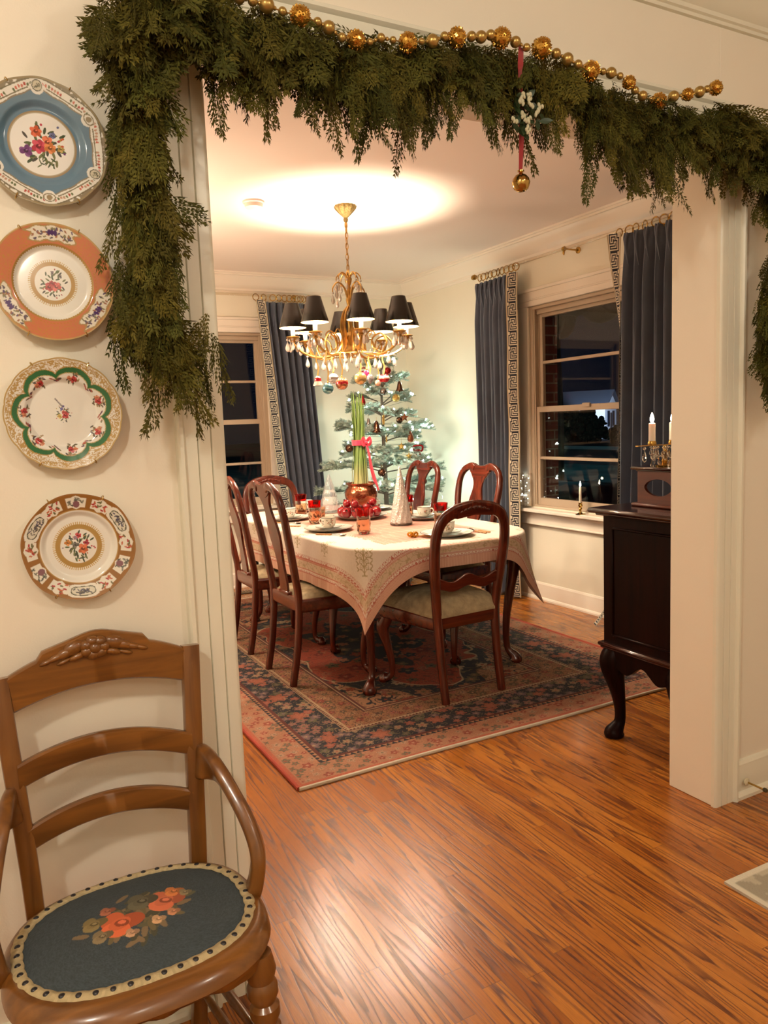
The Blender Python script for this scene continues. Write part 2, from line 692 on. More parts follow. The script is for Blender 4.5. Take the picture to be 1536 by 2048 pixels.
Z3 = (0, 0, 1)
CROWN = [(0, -.155), (.012, -.155), (.014, -.142), (.022, -.138), (.024, -.122), (.034, -.112), (.05, -.088), (.066, -.05), (.08, -.034), (.084, -.028), (.098, -.026), (.10, -.014), (.112, -.012), (.114, 0), (0, 0)]
BASE = [(0, 0), (.028, 0), (.028, .012), (.022, .022), (.016, .026), (.016, .10), (.013, .112), (.013, .120), (.007, .132), (0, .135)]
profile_run('trim_crown_right', CROWN, [((RX, WY1, CZ), (-1, 0, 0), Z3), ((RX, FY, CZ), (-1, -1, 0), Z3)], TRIMW)
profile_run('trim_crown_back', CROWN, [((RX, FY, CZ), (-1, -1, 0), Z3), ((LX, FY, CZ), (1, -1, 0), Z3)], TRIMW)
profile_run('baseboard_right', BASE, [((RX, WY1, 0), (-1, 0, 0), Z3), ((RX, FY, 0), (-1, -1, 0), Z3)], TRIMW)
profile_run('baseboard_back', BASE, [((RX, FY, 0), (-1, -1, 0), Z3), ((LX, FY, 0), (1, -1, 0), Z3)], TRIMW)
CR2 = [(a * 1.05, b * .68) for a, b in CROWN]
profile_run('trim_crown_front', CR2, [((NX0, WY0, CZ), (0, -1, 0), Z3), ((NX1, WY0, CZ), (0, -1, 0), Z3)], TRIM)
profile_run('baseboard_front_right', BASE, [((2.262, WY0, 0), (0, -1, 0), Z3), ((NX1, WY0, 0), (0, -1, 0), Z3)], TRIM)
profile_run('baseboard_front_left', BASE, [((NX0, WY0, 0), (0, -1, 0), Z3), ((.40, WY0, 0), (0, -1, 0), Z3)], TRIM)
# fluted casing round the opening: (outwards from the opening, out of the wall)
CAS = [(-.004, 0), (-.004, .012), (0, .016), (.005, .018), (.026, .018), (.028, .0125), (.030, .018), (.056, .018), (.058, .0125), (.060, .018), (.086, .018), (.088, .024), (.092, .030), (.100, .030), (.104, .024), (.104, 0)]
secs = []
for p, o in (((OX0, WY0, 0), (-1, 0, 0)), ((OX0, WY0, OZ), (-1, 0, 1)), ((OX1, WY0, OZ), (1, 0, 1)), ((OX1, WY0, 0), (1, 0, 0))):
    secs.append([arr(p) + a * arr(o) + arr((0, -b, 0)) for a, b in CAS])
struct(G().loft(secs, True), 'trim_door_casing', TRIM, ang=25)


# ================================================================== windows
def window(n, axis, a0, a1):
    """axis 0: in the wall x = RX (a along y); axis 1: in the wall y = FY (a along x)"""
    W = (lambda a, d, z: (RX + d, a, z)) if axis == 0 else (lambda a, d, z: (a, FY + d, z))
    D = (lambda a, d, z: (d, a, z)) if axis == 0 else (lambda a, d, z: (a, d, z))
    am, al = (a0 + a1) / 2, a1 - a0
    root = thing('window_%d' % n, None, None, W(am, 0, WZ0))
    tag(root, kind='structure')
    o = arr(root.location)

    def B(g, a, d, z, sa, sd, sz, b=.003):
        g.box(arr(W(a, d, z)) - o, D(sa, sd, sz), b)
    g = G()                                             # inside casing with a stepped head
    cw = .13
    for s, e in ((-1, a0), (1, a1)):
        B(g, e + s * cw / 2, -.010, (WZ0 + WZ1) / 2, cw, .02, WZ1 - WZ0)
        B(g, e + s * (cw - .012), -.016, (WZ0 + WZ1) / 2, .024, .032, WZ1 - WZ0)
    B(g, am, -.010, WZ1 + .06, al + 2 * cw, .02, .12)
    B(g, am, -.016, WZ1 + .113, al + 2 * cw + .01, .034, .022)
    B(g, am, -.013, WZ1 + .045, al + 2 * cw, .026, .012)
    tag(g.build('window_casing', TRIMW, root), kind='structure')
    g = G()
    B(g, am, -.028, WZ0 - .022, al + 2 * cw + .10, .110, .028, .006)
    tag(g.build('window_sill', TRIMW, root), kind='structure')
    g = G()
    B(g, am, -.012, WZ0 - .088, al + 2 * cw + .02, .024, .095)
    B(g, am, -.018, WZ0 - .05, al + 2 * cw + .02, .036, .018, .006)
    B(g, am, -.016, WZ0 - .128, al + 2 * cw + .02, .032, .014, .005)
    tag(g.build('window_apron', TRIMW, root), kind='structure')
    g = G()                                             # jamb liner with tracks
    for s, e in ((-1, a0), (1, a1)):
        B(g, e - s * .018, .055, (WZ0 + WZ1) / 2, .036, .11, WZ1 - WZ0)
        for dd in (.012, .052, .092):
            B(g, e - s * .040, dd, (WZ0 + WZ1) / 2, .014, .008, WZ1 - WZ0, .001)
    B(g, am, .055, WZ1 - .012, al - .06, .107, .024)
    B(g, am, .04, WZ1 - .04, al - .07, .02, .035)
    B(g, am, .055, WZ0 + .008, al - .06, .107, .016)
    tag(g.build('window_frame', SASH, root), kind='structure')
    i0, i1 = a0 + .032, a1 - .032
    zm = 1.416
    for nm, d, z0, z1, mz in (('upper_sash', .070, zm - .02, WZ1 - .03, 1.757), ('lower_sash', .034, WZ0 + .012, zm + .022, 1.062)):
        g = G()
        st = .042
        B(g, i0 + st / 2, d, (z0 + z1) / 2, st, .03, z1 - z0)
        B(g, i1 - st / 2, d, (z0 + z1) / 2, st, .03, z1 - z0)
        hz0, hz1 = (.042, .05) if nm == 'upper_sash' else (.055, .042)
        B(g, (i0 + i1) / 2, d, z0 + hz0 / 2, i1 - i0 - 2 * st + .006, .0285, hz0)
        B(g, (i0 + i1) / 2, d, z1 - hz1 / 2, i1 - i0 - 2 * st + .006, .0285, hz1)
        B(g, (i0 + i1) / 2, d, mz, i1 - i0 - 2 * st + .01, .022, .022)
        so = tag(g.build(nm, SASH, root), kind='structure')
        if nm == 'lower_sash':
            g = G()
            B(g, am, d - .022, z1 - .006, .075, .018, .03, .005)
            tag(g.build('sash_lock', SASH, so), kind='structure')
        g = G()
        P = [W(a, d, z) for a, z in ((i0 + .02, z0 + .02), (i1 - .02, z0 + .02), (i1 - .02, z1 - .02), (i0 + .02, z1 - .02))]
        g.add(arr(P) - o, [(0, 1, 2, 3)])
        tag(g.build('window_pane', PANE, root, smooth=False), kind='structure')
    return root


window(1, 0, W1Y0, W1Y1)
window(2, 1, W2X0, W2X1)

# ================================================================== lights of the place


def lamp(name, loc, en, col, r=.02, typ='POINT', **k):
    l = bpy.data.lights.new(name, typ)
    l.energy = en
    l.color = col
    if typ in ('POINT', 'SPOT'):
        l.shadow_soft_size = r
    for q, v in k.items():
        setattr(l, q, v)
    o = bpy.data.objects.new(name, l)
    COL.objects.link(o)
    o.location = loc
    return o


WARM = (1, .83, .62)
lamp('ceiling_lamp_light', (-.75, -.1, 2.55), 58, (1, .94, .80), .07)
lamp('ceiling_lamp_light', (1.5, -.5, 2.55), 27, (1, .93, .79), .10)
lamp('ceiling_lamp_light', (.3, -1.9, 2.5), 22, (1, .93, .79), .15)
# ================================================================== near room
def at(px, py, Y):
    """point of the vertical plane y = Y seen at pixel (px, py) of the 1536 x 2048 frame"""
    d = ((px - 768) / 1538.08) * rt - ((py - 1024) / 1538.08) * up + fw
    return arr([0, 0, H]) + d * (Y / d[1])


def mpp(p):
    """metres per pixel at point p"""
    return float(np.dot(arr(p) - arr([0, 0, H]), fw)) / 1538.08


# ---------------------------------------------------------------- cedar garland
def spray(L, rng, dens=1.0):
    """flat cedar frond hanging down local -z; returns verts (n,4,3) of small leaflets"""
    out = []
    bend = rng.uniform(-.35, .35)
    step = .0105 / dens

    def ax(t):
        return arr([bend * t * t / L * .5, -.25 * t * t / L, -t])

    def leaf(p, d, nrm, ln, wd):
        s_ = np.cross(d, nrm)
        s_ /= np.linalg.norm(s_) + 1e-9
        out.append([p, p + d * ln * .5 + s_ * wd, p + d * ln, p + d * ln * .5 - s_ * wd])
    t = .012
    k = 0
    while t < L:
        p = ax(t)
        T = ax(t + .004) - p
        T /= np.linalg.norm(T)
        for s in (-1, 1):
            bl = (.058 * (1 - t / L) ** .75 + .012) * rng.uniform(.75, 1.15)
            an = s * rng.uniform(.45, .8)
            tw = rng.uniform(-.5, .5)
            d = arr([math.sin(an) * math.cos(tw), math.sin(an) * math.sin(tw), -math.cos(an)])
            nrm = arr([rng.uniform(-.5, .5), -1, rng.uniform(-.5, .5)])
            q = 0.004
            j = 0
            while q < bl:
                b = p + d * q + arr([0, 0, -1]) * (q * q * 5)
                for s2 in (-1, 1):
                    a2 = an + s2 * rng.uniform(.4, .75)
                    d2 = arr([math.sin(a2) * math.cos(tw), math.sin(a2) * math.sin(tw) + rng.uniform(-.3, .3), -math.cos(a2)])
                    leaf(b, d2, nrm, rng.uniform(.009, .015), rng.uniform(.0018, .0028))
                q += .0088
            leaf(p + d * bl * .6, d, nrm, bl * .6 + .008, .0022)
        leaf(p, T, arr([0, -1, 0]), .016, .0022)
        t += step * rng.uniform(.85, 1.15)
        k += 1
    return arr(out)


rg = np.random.default_rng(3)
GREEN = vcol('cedar_needles', rough=.7, spec=.15)
STEM = mat('cedar_stem', (.06, .035, .015), .7)
temps = [spray(L, rg) for L in (.12, .14, .16, .18, .2)]
gar_top = [(335, -25), (400, 25), (500, 50), (600, 80), (700, 112), (800, 110), (900, 112), (1000, 118), (1100, 150), (1200, 195), (1300, 235), (1400, 245), (1480, 255), (1530, 330)]
gar_l = [(320, -25), (285, 50), (268, 180), (272, 290), (290, 400), (294, 520), (290, 610), (325, 690)]
gar_r = [(1530, 330), (1545, 430), (1540, 560), (1528, 670), (1532, 745)]
gt = thing('cedar_garland', 'green cedar garland draped over the wide doorway and down both sides', 'garland', (1.3, 1.66, 2.2))
go = arr(gt.location)
LV, LC = [], []


def fronds(path, n, Y, down, spread, lens, jit, lift=0.0, nar=1.0):
    P = bez([at(a, b, Y) for a, b in path], 200)
    for i in range(n):
        c = P[int(rg.random() * 199)].copy()
        tm = temps[rg.integers(lens[0], lens[1])]
        sc = rg.uniform(.75, 1.1)
        c += arr([rg.uniform(-jit, jit), rg.uniform(-.045, .02), rg.uniform(-jit, jit) + lift])
        an = rg.normal(0, spread)
        M = rotm('Z', rg.uniform(-1.1, 1.1)) if rg.random() < .7 else rotm('Z', rg.uniform(-PI, PI))
        M = rotm('Y', an) @ rotm('X', -abs(rg.normal(.12, .16))) @ M
        v = (tm.reshape(-1, 3) * sc * arr([nar, nar, 1])) @ M.T + c
        v[:, 1] = np.minimum(v[:, 1], 1.668)
        LV.append(v.reshape(-1, 4, 3))
        b = rg.uniform(.7, 1.35)
        hue = rg.random()
        col = arr([.058 + .034 * hue, .060 + .012 * hue, .0095]) * b
        cc = np.tile(col, (len(tm), 1)) * rg.uniform(.75, 1.25, (len(tm), 1))
        LC.append(np.repeat(cc, 4, 0))


strands = []
for L in (.17, .20, .23, .26):
    v = spray(L, rg)
    strands.append(v * arr([.62, .8, 1.0]))
body = temps
gar_b = [(a, b - 18) for a, b in gar_top]
fronds(gar_b, 250, 1.64, 1, .20, (0, 4), .02, .005)
fronds(gar_b, 80, 1.625, 1, .55, (0, 2), .02, .010)
temps = strands
P_ = bez([at(a, b, 1.635) for a, b in gar_top], 200)
fronds([(430, 50), (500, 62), (600, 92), (700, 125), (800, 125), (900, 128), (1000, 130), (1100, 160), (1200, 205), (1300, 245), (1400, 250), (1470, 250)], 130, 1.635, 1, .13, (0, 3), .022, .012)
fronds([(720, 130), (800, 130), (900, 130)], 12, 1.63, 1, .10, (0, 3), .02, -.01)
fronds([(1180, 215), (1250, 235), (1340, 250)], 24, 1.63, 1, .10, (0, 3), .02, -.02)
temps = body
fronds(gar_l, 190, 1.64, 1, .18, (0, 3), .024, .03, .72)
fronds(gar_l, 40, 1.63, 1, .42, (0, 1), .026, .03, .8)
fronds(gar_l[:2], 50, 1.63, 1, .40, (0, 3), .05, .03)
fronds(gar_r, 110, 1.635, 1, .22, (0, 3), .03, .03, .85)
fronds([(1300, 240), (1400, 245), (1480, 255), (1530, 310)], 70, 1.62, 1, .6, (0, 3), .03, .02)
temps = strands
for tips in ((375, 720), (418, 690), (330, 700), (300, 660), (260, 440), (235, 330), (215, 90), (240, 560), (245, 640), (1535, 740), (1520, 640)):
    fronds([(tips[0] - 14, tips[1] - 50), tips], 3, 1.63, 1, .16, (0, 2), .010, .03)
temps = body
LV = np.concatenate(LV)
g = G()
g.v = [LV.reshape(-1, 3) - go]
g.f = [(4 * i, 4 * i + 1, 4 * i + 2, 4 * i + 3) for i in range(len(LV))]
g.n = len(LV) * 4
tag(g.build('foliage', GREEN, gt, smooth=False, col=np.concatenate(LC), recalc=False), kind='stuff')
g = G()
for pth in (gar_top, gar_l, gar_r):
    g.tube(bez([at(a, b, 1.648) for a, b in pth], 50) - go, .006, 6)
for (a, b), (c, d) in (((640, 50), (530, 70)), ((760, 130), (700, 170)), ((860, 108), (740, 190)), ((905, 105), (850, 160)), ((960, 110), (880, 150)), ((1085, 110), (1040, 170))):
    g.tube(bez([at(a, b, 1.64), at((a + c) / 2 - 8, (b + d) / 2 - 12, 1.63), at(c, d, 1.635)], 10) - go, .0035, 5)
g.build('stem', STEM, gt)

# ---------------------------------------------------------------- bead garland
GOLDP = mat('gold_pearl', lin('#b89a58'), .28, metal=.75, bump=.05, bscale=400)
GLIT = mat('gold_glitter', lin('#c79a45'), .22, metal=.9, var=.5, vscale=300, bump=.0)
bt = thing('bead_garland', 'string of gold pearl and glitter beads strung along the top of the cedar garland', 'bead garland', tuple(at(1000, 90, 1.560)))
bo = arr(bt.location)
big = [(600, 32, 22), (712, 80, 20), (815, 85, 20), (914, 75, 20), (1002, 76, 21), (1083, 96, 21), (1181, 142, 20), (1258, 165, 14), (1317, 203, 17), (1375, 189, 13), (1431, 176, 15)]
sml = [(478, -6, 13), (505, 2, 10), (533, 10, 16), (565, 23, 9), (635, 44, 9), (657, 55, 13), (684, 75, 9), (740, 84, 7), (762, 76, 9), (786, 80, 7), (843, 83, 7), (865, 82, 13), (889, 73, 9), (943, 73, 10), (962, 74, 12), (981, 70, 10), (1031, 84, 11), (1053, 95, 8), (1112, 107, 10), (1135, 118, 12), (1156, 129, 9), (1206, 143, 7), (1222, 146, 11), (1240, 152, 7), (1270, 181, 8), (1285, 192, 10), (1347, 193, 11), (1399, 184, 11), (1414, 178, 7)]
seq = sorted([(a, b, r, 1) for a, b, r in big] + [(a, b, r, 0) for a, b, r in sml])
proto = {}
crd = []
for a, b, r, kind in seq:
    p = at(a, b, 1.560)
    R_ = r * mpp(p)
    crd.append(p - bo)
    if kind:
        if 1 not in proto:
            gg = G().ball((0, 0, 0), .92, 16, 10)
            rr = np.random.default_rng(5)
            for k in range(170):
                d = rr.normal(size=3)
                d /= np.linalg.norm(d)
                q = rr.uniform(.07, .13)
                M = look(d)
                u = arr([[0, 0, q], [q, 0, -q * .4], [0, q, -q * .4], [-q, 0, -q * .4], [0, -q, -q * .4]]) @ M.T + d * .93
                gg.add(u, [(0, 1, 2), (0, 2, 3), (0, 3, 4), (0, 4, 1)])
            proto[1] = gg.build('glitter_ball', GLIT, bt, smooth=False)
            o = proto[1]
        else:
            o = proto[1].copy()
            COL.objects.link(o)
    else:
        if 0 not in proto:
            proto[0] = G().ball((0, 0, 0), 1, 16, 10).build('pearl_bead', GOLDP, bt)
            o = proto[0]
        else:
            o = proto[0].copy()
            COL.objects.link(o)
    o.location = p - bo
    o.scale = (R_,) * 3
    o.rotation_euler = (a * 1.3, b * 2.1, a + b)
g = G().tube(bez(crd, 120), .0015, 5)
for k in range(len(crd) - 1):
    m_ = (crd[k] + crd[k + 1]) / 2
    g.ball(m_, .0045, 8, 6)
g.build('cord', GOLDP, bt)

# ---------------------------------------------------------------- bell ornament
RED = mat('red_velvet_ribbon', (.32, .004, .008), .6, sheen=.5)
BRASS = mat('polished_brass', lin('#c2a05a'), .16, metal=1)
LEAF = mat('mistletoe_leaf', (.022, .045, .012), .45, var=.3, vscale=60)
BERRY = mat('mistletoe_berry', (.55, .52, .34), .4)
p0 = at(1042, 366, 1.60)
jt = thing('bell_ornament', 'gold jingle bell hung on red ribbon with mistletoe in the doorway', 'ornament', tuple(p0))
g = G()
pts = bez([at(1042, 95, 1.572), at(1041, 130, 1.560), at(1040, 170, 1.585), at(1043, 260, 1.585), at(1041, 346, 1.60)], 24) - p0
g.bar(pts, (0, 1, 0), [.0165] * 18 + [.0155, .015, .014, .013, .012, .010], .002, 8)
g.build('ribbon', RED, jt)
g = G().lathe([(.001, -.0225), (.010, -.0205), (.018, -.0145), (.0222, -.004), (.0224, 0), (.0232, .0005), (.0232, .002), (.0224, .0025), (.0205, .010), (.014, .018), (.006, .0215), (.004, .026), (.0085, .027), (.0085, .030), (.004, .032)], 28)
g.build('bell', BRASS, jt)
g = G()
rr = np.random.default_rng(11)
ctr = at(1052, 225, 1.565) - p0
for k in range(34):
    c = ctr + arr([rr.uniform(-.035, .045), rr.uniform(-.014, .012), rr.uniform(-.05, .05)])
    M = rotm('Y', rr.uniform(0, 2 * PI)) @ rotm('X', rr.uniform(-.6, .6))
    ln, wd = rr.uniform(.022, .034), rr.uniform(.006, .0095)
    rows = []
    for t in np.linspace(0, 1, 6):
        wq = wd * math.sin(PI * min(1, t * .93 + .05)) ** .8
        rows.append([[-wq, -.003 * t * t, t * ln], [0, .002 - .003 * t * t, t * ln], [wq, -.003 * t * t, t * ln], [0, .0008 - .003 * t * t, t * ln]])
    g.loft([arr(q) @ M.T + c for q in rows])
g.build('leaves', LEAF, jt)
for (a, b) in ((1046, 196), (1062, 205), (1075, 222), (1046, 232), (1058, 240), (1030, 245), (1055, 262), (1044, 200), (1080, 218), (1060, 192)):
    g = G()
    for k in range(5):
        c = at(a + rr.uniform(-5, 5), b + rr.uniform(-9, 9), 1.545) - p0
        g.ball(c, .0038, 8, 6, (1, 1, 1.5), rotm('Y', rr.uniform(-.6, .6)))
    g.build('berry_cluster', BERRY, jt)

# ---------------------------------------------------------------- plates on the wall
PORC = vcol('painted_porcelain', rough=.12, coat=.5, crough=.04)
WHITE = (.80, .78, .70)
GOLD = (.42, .25, .07)


def plate(name, label, cx, cyp, R_, edge, paint, na=420, nr=104, rot=0.0):
    c = at(cx, cyp, 1.684)
    t = thing(name, label, 'plate', (c[0], WY0, c[2]), group='painted plates hung on the wall')
    a = np.arange(na) * 2 * PI / na
    prof = []
    for q in np.linspace(0, 1, nr):
        if q < .56:
            z = 0
        elif q < .68:
            u = (q - .56) / .12
            z = .009 * u * u * (3 - 2 * u)
        else:
            z = .009 + .008 * (q - .68) / .32
        prof.append((max(q, 1e-3), z))
    back = [(1.004, .0165), (.995, .0135), (.8, .008), (.66, .003), (.55, -.006), (.52, -.010), (.50, -.006), (.001, -.005)]
    rows = prof + back
    P, Cc = [], []
    for q, z in rows:
        ra = R_ * q * (1 + edge(a) * max(0, (q - .6) / .4))
        P.append(np.stack([ra * np.cos(a), np.full(na, -.012 - z - .006), ra * np.sin(a)], 1))
    fr = np.array([q for q, z in prof])
    rr_, aa = np.meshgrid(fr, a, indexing='ij')
    x, y = rr_ * np.cos(aa), rr_ * np.sin(aa)
    col = np.zeros((nr, na, 3))
    col[:] = WHITE
    paint(col, rr_, aa, x, y)
    full = np.zeros((len(rows), na, 3))
    full[:nr] = col
    full[nr:] = WHITE
    g = G().loft(P, True)
    g.build('plate_body', PORC, t, col=full, ang=60, recalc=False)
    for an in (62, 118, 242, 298):                       # wire hanger hooks over the rim
        q = math.radians(an + rot)
        dr = arr([math.cos(q), 0, math.sin(q)])
        pts = bez([dr * R_ * .55 + arr([0, -.004, 0]), dr * R_ * .9 + arr([0, -.010, 0]), dr * (R_ + .004) + arr([0, -.022, 0]), dr * (R_ + .003) + arr([0, -.037, 0]), dr * (R_ - .004) + arr([0, -.0385, 0])], 16)
        G().tube(pts, .0011, 6).build('hanger_hook', BRASS, t)
    return t


LEAFC = [(.10, .13, .05), (.05, .08, .04), (.16, .17, .07), (.06, .06, .05)]


def arcs(aa, a0):
    return (aa - a0 + PI) % (2 * PI) - PI


def paint_blue(c, r, a, x, y):
    rng = np.random.default_rng(1)
    GREY = (.25, .21, .14)
    lob = .775 + .035 * np.cos(6 * (a - 1.6)) + .012 * np.cos(12 * (a - 1.6))
    c[r > .5] = (.125, .22, .30)
    ow = r > lob
    c[ow] = WHITE
    c[(r > lob) & (r < lob + .022)] = GREY
    # swags of roses in the border, grey scrollwork near the rim
    n = vnoise(a * 22, r * 26, 3)
    sw = .885 + .03 * np.cos(6 * (a - 1.6))
    c[ow & (r > sw + .055) & (n > .33)] = GREY
    c[ow & (np.abs(r - sw - .06) < .010)] = (.17, .15, .09)
    c[ow & (np.abs(r - (sw - .055)) < .010) & (np.cos(6 * (a - 1.6)) < .55)] = (.19, .17, .1)
    for k in range(12):
        ak = 1.6 + (k + .5) * PI / 6
        for j in range(7):
            aj = ak + (j - 3) * .055
            rj = .875 + .03 * math.cos(6 * (aj - 1.6)) + rng.uniform(-.012, .012)
            blob(c, x, y, rj * math.cos(aj), rj * math.sin(aj), .024, .018, aj, [(.42, .07, .05), (.55, .16, .11), (.5, .3, .2), (.12, .15, .06)][rng.integers(0, 4)])
    for k in range(6):
        ak = 1.6 + k * PI / 3
        blob(c, x, y, .845 * math.cos(ak), .845 * math.sin(ak), .105, .10, ak, WHITE)
        if k % 2 == 0:
            blob(c, x, y, .87 * math.cos(ak), .87 * math.sin(ak), .085, .078, ak, (.08, .08, .05))
            blob(c, x, y, .87 * math.cos(ak), .87 * math.sin(ak), .072, .066, ak, (.62, .58, .44))
            for j in range(9):
                blob(c, x, y, .87 * math.cos(ak) + rng.uniform(-.04, .04), .87 * math.sin(ak) + rng.uniform(-.04, .04), .017, .009, rng.random() * 3, (.13, .13, .08))
        else:
            blob(c, x, y, .86 * math.cos(ak), .86 * math.sin(ak), .07, .10, ak, (.22, .19, .11))
            blob(c, x, y, .86 * math.cos(ak), .86 * math.sin(ak), .055, .08, ak, WHITE)
            blob(c, x, y, .86 * math.cos(ak), .86 * math.sin(ak), .045, .045, ak, (.30, .24, .14))
    c[r > .975] = (.30, .24, .13)
    c[r < .525] = (.33, .24, .13)
    c[r < .50] = (.45, .40, .28)
    c[r < .485] = (.84, .82, .76)
    bouquet(c, x, y, .0, .0, .36, [((.50, .09, .03), -.25, .55, .24), ((.55, .13, .05), .2, .12, .26), ((.45, .04, .07), -.18, -.1, .3), ((.14, .04, .16), -.72, -.35, .26), ((.55, .18, .05), .3, -.12, .24), ((.4, .28, .08), .75, -.1, .16), ((.10, .12, .25), .45, .45, .14)], LEAFC, rng, 34)
    for k in range(16):
        blob(c, x, y, rng.uniform(-.08, .15), rng.uniform(-.36, -.18), .045, .010, rng.uniform(0, 3), LEAFC[k % 2])


def paint_salmon(c, r, a, x, y):
    rng = np.random.default_rng(2)
    SAL = (.56, .185, .085)
    c[r > .66] = SAL
    n = vnoise(x * 26, y * 26, 4) + .5 * vnoise(x * 55, y * 55, 9)
    c[(r > .69) & (np.abs(n - .78) < .045)] = (.50, .24, .06)
    c[(np.abs(r - .65) < .012)] = GOLD
    c[(np.abs(r - .632) < .009) & (np.sin(a * 95) > 0)] = GOLD
    c[(np.abs(r - .70) < .010) & (np.sin(a * 80) > .1)] = (.5, .2, .05)
    for a0 in (1.52, 3.66, 5.70):
        d = arcs(a, a0)
        wv = .47 + .05 * np.cos(r * 40)
        m1 = (np.abs(d) < wv) & (np.abs(r - .835) < .135 - .05 * np.abs(d) ** 2 + .012 * np.cos(d * 22))
        m2 = (np.abs(d) < wv - .04) & (np.abs(r - .835) < .110 - .05 * np.abs(d) ** 2 + .012 * np.cos(d * 22))
        c[m1] = (.40, .27, .1)
        c[m2] = (.78, .74, .62)
        for j in range(46):
            dj, rj = rng.uniform(-.4, .4), .835 + rng.uniform(-.08, .08)
            blob(c, x, y, rj * math.cos(a0 + dj), rj * math.sin(a0 + dj), .03, .014, rng.random() * 3, [(.12, .10, .12), (.22, .2, .1), (.35, .16, .08), (.10, .07, .14)][j % 4])
        for j in (-.06, 0, .06):
            blob(c, x, y, .84 * math.cos(a0 + j), .84 * math.sin(a0 + j), .05, .026, a0, (.05, .012, .12))
    c[r > .975] = (.5, .33, .12)
    c[(r < .40) & (r > .36) & (np.sin(a * 70) > 0)] = (.55, .4, .18)
    c[(r < .365) & (r > .315)] = GOLD
    c[(np.abs(r - .305) < .006)] = GOLD
    bouquet(c, x, y, 0, 0, .235, [((.36, .03, .03), -.3, -.28, .3), ((.52, .11, .1), .2, -.25, .34), ((.30, .02, .03), -.05, .0, .2), ((.15, .12, .12), .0, .75, .14), ((.14, .12, .12), .55, .5, .12)], LEAFC, rng, 36)


def paint_green(c, r, a, x, y):
    rng = np.random.default_rng(3)
    n = vnoise(x * 40, y * 40, 5)
    lob = np.abs(np.cos(3.5 * (a - .35))) ** .55
    g0, g1 = .615 + .155 * lob, .695 + .165 * lob
    c[(r > g1) & (r < .97) & (np.abs(n - .5) < .12)] = (.46, .30, .10)
    c[(r > .88) & (r < .965) & (np.abs(vnoise(x * 60, y * 60, 8) - .5) < .16)] = (.46, .30, .10)
    c[(r > g0) & (r < g1)] = (.018, .135, .045)
    c[(r > g1) & (r < g1 + .018)] = GOLD
    c[(r < g0) & (r > g0 - .015)] = (.5, .38, .16)
    for k in range(7):
        a0 = .35 + k * 2 * PI / 7
        cx, cy_ = .655 * math.cos(a0), .655 * math.sin(a0)
        for j in range(18):
            blob(c, x, y, cx + rng.uniform(-.1, .1), cy_ + rng.uniform(-.1, .1), .035, .013, rng.random() * 3, [(.12, .10, .05), (.3, .2, .09), (.07, .06, .06)][j % 3])
        flower(c, x, y, cx, cy_, .058, (.38, .03, .03), (.15, .01, .01), rng)
        flower(c, x, y, cx - .07 * math.sin(a0), cy_ + .07 * math.cos(a0), .04, (.48, .18, .09), (.3, .08, .03), rng)
        a1 = a0 + PI / 7
        for j in range(14):
            t = rng.uniform(-.10, .10)
            blob(c, x, y, (.60 + abs(t) * .6) * math.cos(a1 + t * 1.4), (.60 + abs(t) * .6) * math.sin(a1 + t * 1.4), .03, .010, a1 + 1.2, [(.12, .04, .08), (.4, .1, .08), (.14, .13, .06)][j % 3])
    c[r > .978] = (.48, .33, .12)
    bouquet(c, x, y, -.01, .0, .15, [((.42, .04, .05), .25, -.1, .42), ((.5, .35, .08), -.35, -.25, .26), ((.09, .08, .26), -.1, .6, .2), ((.09, .08, .24), .1, .95, .15), ((.4, .06, .05), .1, .25, .2)], LEAFC, rng, 24)
    for k in range(10):
        blob(c, x, y, -.12 + k * .012, .28 - k * .016, .02, .008, 1., (.14, .12, .12))


